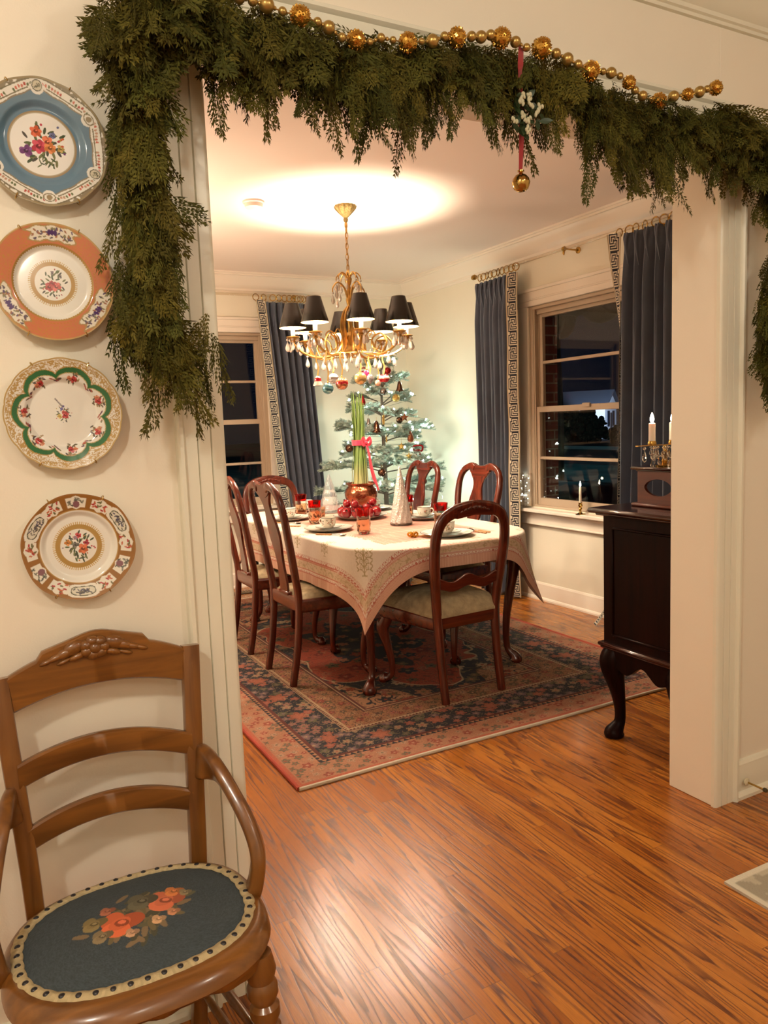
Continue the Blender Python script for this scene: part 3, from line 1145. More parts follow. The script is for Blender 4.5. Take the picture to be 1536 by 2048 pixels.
def paint_brown(c, r, a, x, y):
    rng = np.random.default_rng(4)
    BR = (.28, .125, .03)
    c[r > .70] = BR
    for k in range(12):
        a0 = PI / 2 + k * PI / 6
        t = k % 12
        if t in (2, 6, 10):
            continue
        hw = .20
        d = arcs(a, a0)
        c[(np.abs(d) < hw) & (np.abs(r - .835) < .115 - .9 * d ** 2 + .012 * np.cos(d * 30))] = (.80, .77, .66)
        for j in range(14):
            dj, rj = rng.uniform(-.16, .16), .835 + rng.uniform(-.08, .08)
            cc = [(.10, .11, .09), (.2, .2, .16)][j % 2] if t in (0, 4, 8) else [(.40, .035, .04), (.5, .13, .06), (.14, .14, .06)][j % 3]
            blob(c, x, y, rj * math.cos(a0 + dj), rj * math.sin(a0 + dj), .036, .015, rng.random() * 3, cc)
        if t in (0, 4, 8):
            blob(c, x, y, .80 * math.cos(a0), .80 * math.sin(a0), .065, .06, a0, (.22, .10, .12))
    for k in (2, 6, 10):
        a0 = PI / 2 + k * PI / 6
        d = arcs(a, a0)
        u = (d * .84 / .27) ** 4 + ((r - .845) / .125) ** 4
        c[u < 1] = (.80, .78, .68)
        u = (d * .84 / .225) ** 2.0 * np.abs(d * .84 / .225) + np.abs((r - .845) / .088) ** 3
        u = np.abs(d * .84 / .225) ** 3 + np.abs((r - .845) / .088) ** 3
        c[u < 1] = (.06, .07, .03)
        u = np.abs(d * .84 / .205) ** 3 + np.abs((r - .845) / .072) ** 3
        c[u < 1] = (.70, .68, .56)
        for j in range(30):
            dj, rj = rng.normal(0, .09), .845 + rng.normal(0, .026)
            blob(c, x, y, rj * math.cos(a0 + dj), rj * math.sin(a0 + dj), .030, .011, rng.random() * 3, [(.05, .05, .06), (.16, .15, .12), (.08, .08, .14)][j % 3])
    c[(r > .68) & (r < .705)] = GOLD
    c[r > .972] = (.30, .14, .04)
    c[(r < .46) & (r > .40) & (np.sin(a * 74) > 0)] = (.55, .38, .15)
    c[(r < .415) & (r > .345)] = (.40, .24, .06)
    c[(np.abs(r - .335) < .007)] = GOLD
    bouquet(c, x, y, 0, 0, .27, [((.52, .20, .04), -.7, .3, .22), ((.50, .12, .04), .25, -.2, .34), ((.42, .03, .04), .0, .75, .2), ((.35, .03, .05), .5, .2, .2), ((.3, .2, .25), -.2, .6, .14), ((.12, .12, .1), -.2, .1, .22)], LEAFC, rng, 40)
    blob(c, x, y, .06, -.26, .015, .06, .3, (.05, .08, .05))
    blob(c, x, y, .04, -.23, .07, .012, .1, (.06, .08, .05))


plate('wall_plate', 'top plate of the four, with a broad blue band around its bouquet', 86, 286, .119, lambda a: .006 * np.cos(12 * a), paint_blue, 480, 124)
plate('wall_plate', 'second plate from the top, with a salmon orange rim', 107, 565, .1135, lambda a: .004 * np.cos(6 * a), paint_salmon)
plate('wall_plate', 'third plate from the top, scalloped with a wavy green band', 128, 828, .111, lambda a: .018 * (np.abs(np.cos(8 * a)) ** .7 - .5), paint_green)
plate('wall_plate', 'lowest wall plate, with brown gold rim and oval bird panels', 159, 1093, .110, lambda a: .012 * np.cos(6 * (a + .26)), paint_brown)

# ---------------------------------------------------------------- door stop and the corner of a pale mat
ds = thing('door_stop', 'brass rod door stop screwed into the baseboard right of the doorway', 'door stop', (2.300, 1.683, .062))
IVORY = mat('door_stop_base', lin('#d8cfae'), .4)
G().lathe([(.0005, 0), (.014, 0), (.013, .004), (.007, .008)], 16, M=look((.0, -1, 0))).build('base', IVORY, ds)
G().lathe([(.0035, .006), (.0035, .070)], 10, M=look((.0, -1, 0))).build('rod', BRASS, ds)
G().lathe([(.0035, .066), (.007, .068), (.0075, .074), (.006, .080), (.001, .081)], 12, M=look((.0, -1, 0))).build('rubber_tip', mat('dark_rubber', (.06, .045, .02), .6), ds)

nx, ny = 150, 130
xs, ys = np.linspace(0, 1.1, nx), np.linspace(0, .75, ny)
X_, Y_ = np.meshgrid(xs, ys, indexing='ij')
cc = np.zeros((nx, ny, 3))
nn = vnoise(X_ * 14, Y_ * 14, 2) * .6 + vnoise(X_ * 40, Y_ * 40, 4) * .4
cc[:] = arr((.36, .30, .20)) * (1 - nn[..., None] * .75) + arr((.55, .52, .42)) * nn[..., None] * .75
cc[(nn > .58)] = (.30, .27, .2)
ed = (X_ < .018) | (Y_ > .732)
cc[ed] = (.62, .57, .45)
ca, sa = math.cos(.02), math.sin(.02)
P = np.stack([X_, Y_ - .75, np.full_like(X_, .008)], 2)
top = P.reshape(-1, 3)
g = G().grid(P)
for q in (P[0, :], P[:, -1]):
    g.grid(np.stack([q, q * arr([1, 1, 0])], 0))
cal = np.concatenate([cc.reshape(-1, 3), np.tile((.5, .45, .36), (2 * ny + 2 * nx, 1))])
mo = g.build('floor_mat', vcol('pale_mat', .9, bump=.4), None, col=cal, recalc=False)
mo.location = (1.812, 1.392, 0)
mo.rotation_euler = (0, 0, -.02)
tag(mo, 'corner of a pale mottled rug on the oak floor right of the doorway', 'rug')
# ================================================================== carved armchair by the plates
WAL = wood('honey_walnut', (.125, .046, .008), (.235, .092, .016), .30, 1.0, 'X', .35)
WALV = wood('honey_walnut_upright', (.115, .041, .0075), (.215, .084, .015), .30, 1.0, 'Z', .35)
ac = thing('armchair', 'carved walnut armchair with floral needlepoint seat under the wall plates', 'armchair', (.2, 1.43, 0))
ao = arr(ac.location)
SZ = .425


def sup(a, rx, ry, e=2.5, cx=.205, cy_=1.44):
    ca, sa = np.cos(a), np.sin(a)
    r = (np.abs(ca / rx) ** e + np.abs(sa / ry) ** e) ** (-1 / e)
    return cx + r * ca, cy_ + r * sa


# seat frame: rounded hoop with a shaped lower edge
na = 96
a = np.arange(na) * 2 * PI / na
secs = []
for k in range(na):
    ro = sup(a[k], .238, .205, 2.6, .205, 1.425)
    ri = sup(a[k], .205, .165, 2.6, .205, 1.44)
    d = arr([ro[0] - .205, ro[1] - 1.43])
    d /= np.linalg.norm(d)
    lo = .394 - .018 * max(0, math.cos(4 * a[k] + PI)) ** 2 - .006 * max(0, math.cos(12 * a[k]))
    q = []
    for u, z in ((-.002, .408), (0, SZ + .004), (.25, SZ + .009), (.6, SZ + .006), (.9, SZ - .006), (1.0, SZ - .022), (.985, .404), (.86, lo), (.6, lo - .004), (.1, .396)):
        q.append([ri[0] + (ro[0] - ri[0]) * u, ri[1] + (ro[1] - ri[1]) * u, z])
    secs.append(arr(q) - ao)
G().loft(secs, False, True).build('seat_frame', WAL, ac, ang=50)
# cushion
nr, na = 110, 360
a = np.arange(na) * 2 * PI / na
P, xy = [], []
for q in np.linspace(.002, 1, nr):
    x, y = sup(a, .205 * q, .163 * q, 2.5)
    z = SZ + .004 + .030 * max(0, 1 - q ** 2.2) ** .8
    P.append(np.stack([x, y, np.full(na, z)], 1) - ao)
    xy.append(np.stack([x - .205, y - 1.44], 1))
P, xy = arr(P), arr(xy)
x, y = xy[..., 0], xy[..., 1]
c = np.zeros(P.shape)
nz = hash1((x * 700).astype(int), (y * 700).astype(int), 2)
c[:] = arr((.046, .062, .070)) * (.75 + .5 * nz[..., None])
rng = np.random.default_rng(8)
# needlepoint bouquet along the seat's long axis
OL, OLD = (.16, .125, .06), (.07, .068, .04)
for k in range(70):
    t = rng.normal(0, .42)
    blob(c, x, y, .01 + t * .085, -.015 + rng.normal(0, .030), .016, .006, rng.random() * 3, [OL, OLD, (.22, .15, .08), (.12, .11, .06)][k % 4])
for fx, fy, fr, col in ((-.035, -.022, .038, (.55, .12, .045)), (.052, .006, .034, (.50, .13, .06)), (.075, .030, .018, (.5, .17, .05)), (-.078, .004, .022, (.20, .15, .06)), (.012, .026, .028, (.10, .09, .055)), (-.05, .03, .014, (.32, .11, .06)), (.03, -.045, .013, (.5, .3, .16)), (.06, -.035, .012, (.45, .2, .1)), (-.07, -.04, .018, (.2, .15, .08)), (-.02, -.058, .012, (.45, .26, .15)), (.095, .018, .012, (.22, .17, .09))):
    for k in range(3):
        blob(c, x, y, fx + fr * .5 * math.cos(k * 2.1), fy + fr * .4 * math.sin(k * 2.1), fr * .7, fr * .55, k * 1.3, [min(1, q * (.8 + .35 * k)) for q in col])
    blob(c, x, y, fx, fy, fr * .55, fr * .42, .4, [q * 1.25 for q in col])
    blob(c, x, y, fx + fr * .1, fy, fr * .36, fr * .26, -.5, [q * .55 for q in col])
    blob(c, x, y, fx + fr * .12, fy + fr * .06, fr * .2, fr * .15, -.5, [min(1, q * 1.5 + .03) for q in col])
g = G().loft(list(P), True)
g.build('seat_cushion', vcol('needlepoint_wool', .95, bump=.35, bscale=900), ac, col=c.reshape(-1, 3), ang=0, recalc=False)
# gimp trim with dark studs
na = 720
a = np.arange(na) * 2 * PI / na
rows, cols = [], []
xs_, ys_ = sup(a, .208, .166, 2.5)
sl = np.concatenate([[0], np.cumsum(np.hypot(np.diff(xs_), np.diff(ys_)))])
ph = sl / (sl[-1] + .0012)
NS = 44
fr = (ph * NS) % 1
sc = .0095 + .0022 * np.abs(np.sin(ph * NS * PI * 1))
for u, z in ((-1, .0), (-.9, .004), (0, .0062), (.9, .004), (1, -.001)):
    x, y = sup(a, .209, .167, 2.5)
    nx_, ny_ = sup(a, .219, .177, 2.5)
    dx, dy = nx_ - x, ny_ - y
    l = np.hypot(dx, dy)
    rows.append(np.stack([x + dx / l * u * sc, y + dy / l * u * sc, np.full(na, SZ + .004 + z + .002 * (1 - u))], 1) - ao)
    cb = np.tile((.50, .40, .22), (na, 1)) * (.85 + .3 * hash1(np.arange(na) // 3, int(u * 3) + 5)[:, None])
    cols.append(cb)
G().loft(rows, False).build('gimp_trim', vcol('cream_gimp', .85, bump=.3, bscale=700), ac, col=arr(cols), ang=0, recalc=False)
STUD = mat('dark_stud', (.015, .013, .015), .35)
stud = G().ball((0, 0, 0), .0052, 10, 6, (1.15, 1.15, .75)).build('stud', STUD, ac)
for k in range(NS):
    i = int(np.argmin(np.abs(ph - (k + .5) / NS)))
    o = stud if k == 0 else stud.copy()
    if k:
        COL.objects.link(o)
    o.location = arr([xs_[i], ys_[i], SZ + .0105]) - ao
# back posts / rear legs
for s, pts in ((1, [(.352, 1.655, 0), (.358, 1.625, .2), (.363, 1.603, .42), (.368, 1.607, .55), (.380, 1.630, .78), (.387, 1.645, .897)]), (-1, [(.048, 1.655, 0), (.042, 1.625, .2), (.037, 1.603, .42), (.032, 1.607, .55), (.018, 1.630, .78), (.011, 1.645, .893)])):
    pp = bez(pts, 30)
    G().bar(pp - ao, (0, 1, 0), [.034 + .004 * (i / 29) for i in range(30)], .030, 14, .4).build('back_post', WALV, ac)


def arch(x0, x1, z0, z1, h0, h1, rise, yc, bow, name, top=None, th=.018):
    secs = []
    for t in np.linspace(0, 1, 33):
        x = x0 + (x1 - x0) * t
        k = 1 - (2 * t - 1) ** 2
        z = z0 + (z1 - z0) * t + rise * k
        h = h0 + (h1 - h0) * k + (top(t) if top else 0)
        y = yc + bow * k
        zl = z - h0 / 2
        e = .004
        q = [[x, y - th / 2, zl + e], [x, y - th / 2 + e, zl], [x, y + th / 2 - e, zl], [x, y + th / 2, zl + e], [x, y + th / 2, zl + h - e], [x, y + th / 2 - e, zl + h], [x, y - th / 2 + e, zl + h], [x, y - th / 2, zl + h - e]]
        secs.append(arr(q) - ao)
    return G().loft(secs).build(name, WAL, ac, ang=45)


arch(.03, .37, .700, .688, .050, .050, .032, 1.613, .016, 'back_slat')
arch(.037, .362, .572, .566, .048, .050, .030, 1.604, .016, 'back_slat')
cr = arch(.012, .384, .850, .853, .072, .088, .034, 1.640, .012, 'crest_rail', lambda t: .012 * (.20 < t < .78) + .01 * math.exp(-((t - .5) / .12) ** 2), .022)
# carved roses and leaves on the crest
g = G()
cx, cz = .192, .928
yc = 1.636
for k in range(7):
    an = k * 2 * PI / 7
    g.ball(arr([cx + .017 * math.cos(an), yc - .001, cz + .014 * math.sin(an)]) - ao, .0135, 12, 8, (1, .8, .85))
g.ball(arr([cx, yc - .006, cz]) - ao, .012, 12, 8, (1, .8, 1))
for s in (-1, 1):
    for (dx, dz, r, fl_) in ((.040, .004, .015, .9), (.056, -.004, .014, .7), (.074, -.010, .012, .55), (.092, -.016, .010, .5), (.034, -.014, .012, .6), (.060, -.020, .010, .45)):
        g.ball(arr([cx + s * dx, yc + .002, cz + dz]) - ao, r, 12, 8, (1.5, .6, fl_), rotm('Y', s * .35))
tag(g.build('carving', WAL, cr, ang=0))
# arms
for s in (1, -1):
    f = (lambda x: x) if s > 0 else (lambda x: .400 - x)
    pts = bez([(f(.374), 1.622, .640), (f(.392), 1.590, .650), (f(.408), 1.548, .640), (f(.426), 1.500, .598), (f(.442), 1.462, .546), (f(.448), 1.440, .498), (f(.440), 1.434, .452), (f(.430), 1.438, .415)], 40)
    ws = np.interp(np.linspace(0, 1, 40), [0, .14, .28, .40, .55, .75, .9, 1], [.066, .078, .070, .058, .066, .070, .056, .044])
    G().bar(pts - ao, (s * .95, -.30, .10), ws, np.interp(np.linspace(0, 1, 40), [0, .3, 1], [.024, .030, .032]), 20, .5).build('arm', WALV, ac)


# turned front legs, rungs
def turned(p0, p1, name):
    d = arr(p1) - arr(p0)
    L = np.linalg.norm(d)
    pr = [(.014, 0), (.016, .02)]
    z = .02
    for r, dz in ((.016, .05), (.021, .012), (.015, .010), (.021, .012), (.022, .012), (.016, .008), (.023, .012), (.023, .012), (.017, .008), (.024, .012), (.024, .012), (.018, .008), (.026, .014), (.026, .014), (.019, .008), (.027, .014), (.027, .014), (.020, .008), (.028, .016), (.028, .016), (.021, .008), (.029, .016), (.029, .016), (.024, .010), (.030, .020)):
        z += dz
        pr.append((r, min(z, L)))
    pr.append((.024, L))
    G().lathe(pr, 20, arr(p0) - ao, look(d)).build(name, WALV, ac)


turned((.405, 1.262, 0), (.392, 1.295, .392), 'leg')
turned((.005, 1.262, 0), (.018, 1.295, .392), 'leg')
for (p, q) in (((.402, 1.275, .20), (.357, 1.628, .19)), ((.403, 1.268, .11), (.353, 1.643, .11)), ((.008, 1.275, .20), (.043, 1.628, .19)), ((.007, 1.268, .11), (.047, 1.643, .11)), ((.405, 1.272, .16), (.005, 1.272, .16)), ((.357, 1.635, .15), (.043, 1.635, .15))):
    G().tube(np.linspace(p, q, 9) - ao, [.006, .007, .009, .010, .0105, .010, .009, .007, .006], 10).build('stretcher', WALV, ac)
# ================================================================== dining room: rug, table, cloth, chairs
MAH = wood('mahogany', (.050, .0075, .003), (.125, .019, .007), .22, 1.0, 'Z', .22)
MAHX = wood('mahogany_rail', (.050, .0075, .003), (.125, .019, .007), .22, 1.0, 'X', .22)
CUSH = mat('cream_brocade', (.34, .27, .155), .8, var=.25, vscale=30, bump=.5, bscale=55)
TCX, TCY, THX, THY, TTOP = 2.13, 4.23, .545, 1.09, .744

# ---------------------------------------------------------------- oriental rug
RX0, RX1, RY0, RY1, RT = .982, 3.16, 2.60, 5.86, .010
nx, ny = 640, 820
xs = np.linspace(RX0, RX1, nx)
t_ = np.linspace(0, 1, ny)
ysr = RY0 + (RY1 - RY0) * (t_ ** 1.25)
X_, Y_ = np.meshgrid(xs, ysr, indexing='ij')
dL = np.minimum(X_ - RX0, RX1 - X_)
dF = np.minimum(Y_ - RY0, RY1 - Y_)
d = np.minimum(dL, dF)
u = np.where(dF < dL, X_, Y_)                 # coordinate along the nearest side
rg5 = np.random.default_rng(21)
TAN, TAN2, NAVY, RUST, PINK, CRM, OLV = (.30, .125, .062), (.36, .18, .092), (.012, .013, .020), (.26, .040, .018), (.36, .13, .085), (.42, .29, .17), (.12, .085, .04)
c = np.zeros((nx, ny, 3))
c[:] = TAN


def motifs(c, mask, x, y, cell, seed, pal, r0=.34, jit=.3, petals=5):
    """flower heads on a jittered lattice, with leafy stems between them"""
    for off in (0, 1):
        xx, yy = x / cell + off * .5, y / cell + off * .5
        ix, iy = np.floor(xx), np.floor(yy)
        fx, fy = xx - ix - .5 - (hash1(ix, iy, seed + off) - .5) * jit, yy - iy - .5 - (hash1(ix, iy, seed + 7 + off) - .5) * jit
        r = np.hypot(fx, fy)
        an = np.arctan2(fy, fx) + hash1(ix, iy, seed + 3) * 6
        rr = r0 * (.6 + .55 * hash1(ix, iy, seed + 5 + off)) * (.80 + .2 * np.cos(petals * an))
        pi_ = (hash1(ix, iy, seed + 11 + off) * len(pal)).astype(int) % len(pal)
        for k, col in enumerate(pal):
            m = mask & (pi_ == k)
            c[m & (r < rr)] = col
            c[m & (r < rr * .86)] = [q * .62 for q in col]
            c[m & (r < rr * .70)] = col
            c[m & (r < rr * .30)] = pal[(k + 2) % len(pal)]


def vines(c, mask, x, y, sc, seed, col, w=.05):
    n = vnoise(x * sc, y * sc, seed) + .35 * vnoise(x * sc * 2.3, y * sc * 2.3, seed + 1)
    c[mask & (np.abs((n * 4) % 1 - .5) < w)] = col


# field
F = d > .56
fx, fy = (X_ - TCX + .06) / .62, (Y_ - TCY) / 1.12
sc_ = .10 * np.cos(6 * np.arctan2(fy, fx)) + .07 * (vnoise(X_ * 9, Y_ * 9, 31) - .5) * 2
med = np.hypot(fx, fy) + sc_
c[F] = TAN2
vines(c, F, X_, Y_, 11, 41, OLV, .07)
motifs(c, F, X_, Y_, .15, 42, [RUST, PINK, OLV, CRM], .33, .5, 5)
vines(c, F, X_, Y_, 22, 47, (.16, .05, .03), .06)
for s in (1.02,):
    m = F & (med < s)
    c[m] = NAVY
    vines(c, m, X_, Y_, 13, 43, OLV, .06)
    motifs(c, m, X_, Y_, .17, 44, [RUST, TAN, CRM, OLV], .28, .5, 6)
m = F & (med < .80)
c[F & (np.abs(med - .80) < .012)] = CRM
c[m] = (.30, .045, .018)
vines(c, m, X_, Y_, 10, 45, (.12, .03, .015), .07)
vines(c, m, X_, Y_, 17, 49, (.30, .12, .05), .04)
motifs(c, m, X_, Y_, .2, 46, [(.20, .02, .01), NAVY, (.3, .1, .05), OLV], .26, .5, 5)
m = F & (med < .42)
c[m] = NAVY
motifs(c, m, X_, Y_, .14, 48, [RUST, TAN, OLV], .3, .4, 5)
# corner spandrels, navy scrolls
crn = (np.abs(X_ - (RX0 + RX1) / 2) / ((RX1 - RX0) / 2 - .56)) ** 1.6 + (np.abs(Y_ - TCY) / ((RY1 - RY0) / 2 - .56)) ** 1.6
# scroll band that runs just inside the field edge
m = F & (crn > 1.28) & (d > .60)
c[m] = TAN2
vines(c, m, X_, Y_, 12, 61, NAVY, .12)
motifs(c, m, X_, Y_, .13, 62, [RUST, NAVY, OLV], .3, .4, 5)
# inner guard
m = (d > .40) & (d <= .56)
c[m] = (.30, .14, .065)
motifs(c, m, u, d, .078, 51, [PINK, OLV, (.25, .05, .03), (.4, .22, .12)], .34, .35, 5)
vines(c, m, u, d, 34, 52, (.09, .04, .025), .10)
# main navy border
m = (d > .185) & (d <= .385)
c[m] = NAVY
vines(c, m, u, d * 1.0, 24, 53, (.20, .14, .07), .05)
motifs(c, m, u, d, .085, 54, [(.26, .115, .085), (.30, .19, .11), (.115, .10, .05), (.30, .085, .05), (.17, .10, .10)], .36, .4, 5)
motifs(c, m, u * 1.0 + .03, d - .285, .30, 57, [(.32, .10, .055)], .17, .1, 6)
# stripes between the bands
for d0, w_, col in ((.172, .007, TAN2), (.183, .008, (.10, .02, .012)), (.385, .006, CRM), (.393, .010, (.10, .02, .012)), (.403, .005, CRM), (.556, .006, (.10, .03, .02)), (.567, .005, CRM), (.575, .006, (.12, .03, .02))):
    c[np.abs(d - d0) < w_] = col
zz = np.abs(((u / .028) % 1) - .5) * 2
c[(d > .155) & (d < .155 + .022 * zz)] = NAVY
c[(np.abs(d - .394) < .006) & (((u / .018) % 1) > .5)] = CRM
# outer guard
m = d <= .155
c[m] = (.37, .165, .09)
motifs(c, m & (d > .03), u, d, .072, 55, [(.30, .07, .04), (.16, .12, .07), (.42, .24, .15)], .33, .3, 5)
c[(d > .155) & (d < .155 + .022 * zz)] = NAVY
m = d < .022
c[m] = (.40, .10, .05)
ab = hash1((X_ * 260).astype(int), (Y_ * 260).astype(int), 3)
c *= (.70 + .24 * ab[..., None])
wav = .0035 * np.sin(X_ * 2.1 + 1) * np.sin(Y_ * 1.7)
Z_ = np.full_like(X_, RT)
rug = thing('oriental_rug', 'patterned navy and rust oriental rug under the dining table', 'rug', (2.07, 4.23, 0))
P = np.stack([X_, Y_, Z_], 2) - arr(rug.location)
g = G().grid(P)
side = []
for q in (P[0, :], P[-1, :], P[:, 0], P[:, -1]):
    g.grid(np.stack([q, q * arr([1, 1, 0])], 0))
    side += [(.22, .06, .035)] * (2 * len(q))
g.build('pile', vcol('rug_wool', .95, bump=.35, bscale=500), rug, col=np.concatenate([c.reshape(-1, 3), arr(side)]), ang=0, recalc=False)
COTTON = mat('white_cotton_cord', (.62, .55, .42), .9, bump=.3, bscale=300)
REDC = mat('red_wool_edging', (.36, .05, .025), .9, bump=.3, bscale=300)
for y in (RY0, RY1):
    pts = [(x, y + .004 * math.sin(x * 5), .006) for x in np.linspace(RX0, RX1, 60)]
    G().tube(arr(pts) - arr(rug.location), .0075, 8).build('end_cord', COTTON, rug)
for x in (RX0, RX1):
    G().tube(arr([(x, y, .006) for y in np.linspace(RY0, RY1, 40)]) - arr(rug.location), .0085, 8).build('side_edging', REDC, rug)

# ---------------------------------------------------------------- table


def rim(a, hx=THX, hy=THY, R_=.36):
    """rounded rectangle outline, a = fraction 0..1 round the perimeter: point and outward normal"""
    sx, sy = hx - R_, hy - R_
    segs = [2 * sy, R_ * PI / 2, 2 * sx, R_ * PI / 2] * 2
    T = sum(segs)
    s = (np.asarray(a) % 1) * T
    out, nrm = np.zeros((len(s), 2)), np.zeros((len(s), 2))
    cc = [(sx, -sy), (sx, sy), (-sx, sy), (-sx, -sy)]
    acc = 0
    # start at right side bottom, go counter-clockwise
    for k in range(8):
        m = (s >= acc - 1e-9) & (s <= acc + segs[k] + 1e-9)
        t = s[m] - acc
        q = k // 2
        a0 = q * PI / 2
        if k % 2 == 0:
            n = arr([math.cos(a0), math.sin(a0)])
            tg = arr([-math.sin(a0), math.cos(a0)])
            base = arr(cc[q]) + n * R_
            out[m] = base + t[:, None] * tg
            nrm[m] = n
        else:
            an = a0 + t / R_
            nn_ = np.stack([np.cos(an), np.sin(an)], 1)
            out[m] = arr(cc[(q + 1) % 4]) + R_ * nn_
            nrm[m] = nn_
        acc += segs[k]
    return out, nrm


tb = thing('dining_table', 'mahogany dining table under the printed cloth', 'table', (TCX, TCY, RT))
pt, nm = rim(np.arange(120) / 120)
secs = []
for of, z in ((-.02, TTOP - .030), (-.004, TTOP - .028), (0, TTOP - .018), (-.002, TTOP - .004), (-.008, TTOP)):
    q = pt + nm * of
    secs.append(np.column_stack([q, np.full(120, z)]))
G().loft(secs).build('tabletop', MAHX, tb)
pt, nm = rim(np.arange(80) / 80, THX - .07, THY - .13, .10)
G().loft([np.column_stack([pt, np.full(80, z)]) for z in (TTOP - .12, TTOP - .03)]).build('apron', MAHX, tb)


def cabriole(x, y, dx, dy, h, s=1.0, n=34):
    """cabriole leg with pad foot; (dx,dy) points outwards"""
    l = math.hypot(dx, dy)
    dx, dy = dx / l, dy / l
    pr = [(h, .0, .034), (h * .93, .004, .037), (h * .86, .014, .039), (h * .78, .016, .035), (h * .62, .006, .027), (h * .42, -.008, .0215), (h * .25, -.014, .018), (h * .13, -.012, .0165), (h * .085, -.004, .0185), (h * .055, .010, .026), (.022, .016, .033), (.012, .017, .034), (.004, .016, .029), (0, .015, .026)]
    pr = bez([(o, z, r) for z, o, r in pr], n)
    P = [(x + dx * o * s * 1.5, y + dy * o * s * 1.5, z) for o, z, r in pr]
    return P, [max(.003, r * s) for o, z, r in pr]


for sx in (-1, 1):
    for sy in (-1, 1):
        P, R_ = cabriole(sx * .44, sy * .86, sx, sy, TTOP - .03, 1.08)
        G().tube(P, R_, 14, up=(0, 1, 0)).build('leg', MAH, tb)

# ---------------------------------------------------------------- tablecloth
OVX, OVY, OV = .25, .115, .18
CX, CYY = THX + OVX, THY + OVY
nt_, ns = 56, 84
sg_ = [2 * (THY - .36), .36 * PI / 2, 2 * (THX - .36), .36 * PI / 2] * 2
tot_, acc_, al = sum(sg_), 0, []
for q, k in zip(sg_, (330, 340, 110, 340) * 2):
    al.append((acc_ + q * np.arange(k) / k) / tot_)
    acc_ += q
al = np.concatenate(al)
na = len(al)
pt, nm = rim(al)
rowsP, rowsF = [], []
for q in np.linspace(0.001, 1, nt_) ** .8:
    p = pt * q
    rowsP.append(np.column_stack([p, np.full(na, .7575)]))
    rowsF.append(p)
# drop length to the straight hem along the outward normal
with np.errstate(divide='ignore', invalid='ignore'):
    tx = np.where(np.abs(nm[:, 0]) > 1e-6, (np.sign(nm[:, 0]) * CX - pt[:, 0]) / nm[:, 0], 9)
    ty = np.where(np.abs(nm[:, 1]) > 1e-6, (np.sign(nm[:, 1]) * CYY - pt[:, 1]) / nm[:, 1], 9)
drop = np.minimum(tx, ty)
crn = np.clip((drop - .26) / .16, 0, 1)
per = al * 5.6
ripple = (np.sin(per * 2 * PI / .23) * .5 + .5 * np.sin(per * 2 * PI / .41 + 1.3))
for q in np.linspace(0, 1, ns)[1:]:
    s = q * drop
    R0 = .012
    an = np.minimum(s / R0, PI / 2)
    out_ = R0 * np.sin(an)
    dz = R0 * (1 - np.cos(an)) + np.maximum(0, s - R0 * PI / 2)
    fl_ = (s / .3) ** 1.5 * (.020 * ripple * (.5 + 1.0 * crn) + .014) + .035 * crn * (s / .4) ** 2
    p = pt + nm * (out_ + fl_)[:, None]
    rowsP.append(np.column_stack([p, .7575 - dz]))
    rowsF.append(pt + nm * s[:, None])
P, FV = arr(rowsP), arr(rowsF)
x, y = FV[..., 0], FV[..., 1]
ex, ey = CX - np.abs(x), CYY - np.abs(y)
d = np.minimum(ex, ey) / .76
u = np.where(ex < ey, y, x)
CL, PK, RD, GN = (.66, .58, .485), (.50, .25, .175), (.42, .13, .09), (.33, .26, .13)
c = np.zeros(P.shape)
c[:] = CL
c *= (.97 + .06 * vnoise(x * 130, y * 130, 2))[..., None]
# pink field in the middle of the table
m = (np.abs(x) < .33) & (np.abs(y) < .86)
c[m] = (.60, .30, .225)
lat = (np.abs(np.sin(x * 60)) < .16) | (np.abs(np.sin(y * 60)) < .16)
c[m & lat] = (.62, .40, .30)
mm = (np.abs(x) < .345) & (np.abs(y) < .875) & ~m
c[mm & (((x + y) / .02) % 1 > .45)] = (.52, .27, .2)
# borders from the hem inwards
m = d < .062
c[m] = (.60, .37, .27)
c[m & (((u / .0085) % 1) < .36)] = (.50, .26, .18)


def toothed(d0, col, amp=.016, pit=.021):
    k = (u / pit) % 1
    h_ = np.abs(np.sin(k * PI)) * amp
    m = (d > d0) & (d < d0 + h_) & ~((d > d0 + .004) & (d < d0 + h_ - .005) & (np.abs(k - .5) < .28) & (hash1(np.floor(u / pit)) > .2))
    c[m] = col


toothed(.064, RD)
for d0, w_, col in ((.062, .0016, RD), (.086, .0022, PK), (.092, .0018, RD), (.150, .0018, RD), (.156, .0026, PK), (.163, .0016, RD)):
    c[np.abs(d - d0) < w_] = col
m = (d > .095) & (d < .148)
c[m] = (.56, .42, .29)
n = vnoise(u * 60, d * 70, 12)
c[m & (np.abs(n - .5) < .07)] = (.40, .30, .17)
c[m & (np.abs((d - .1215) - .014 * np.sin(u * 60)) < .0016)] = (.42, .33, .2)
toothed(.166, RD, .022)
n2 = (d > .188) & (d < .194) & (((u / .0105) % 1) < .4)
c[n2] = RD


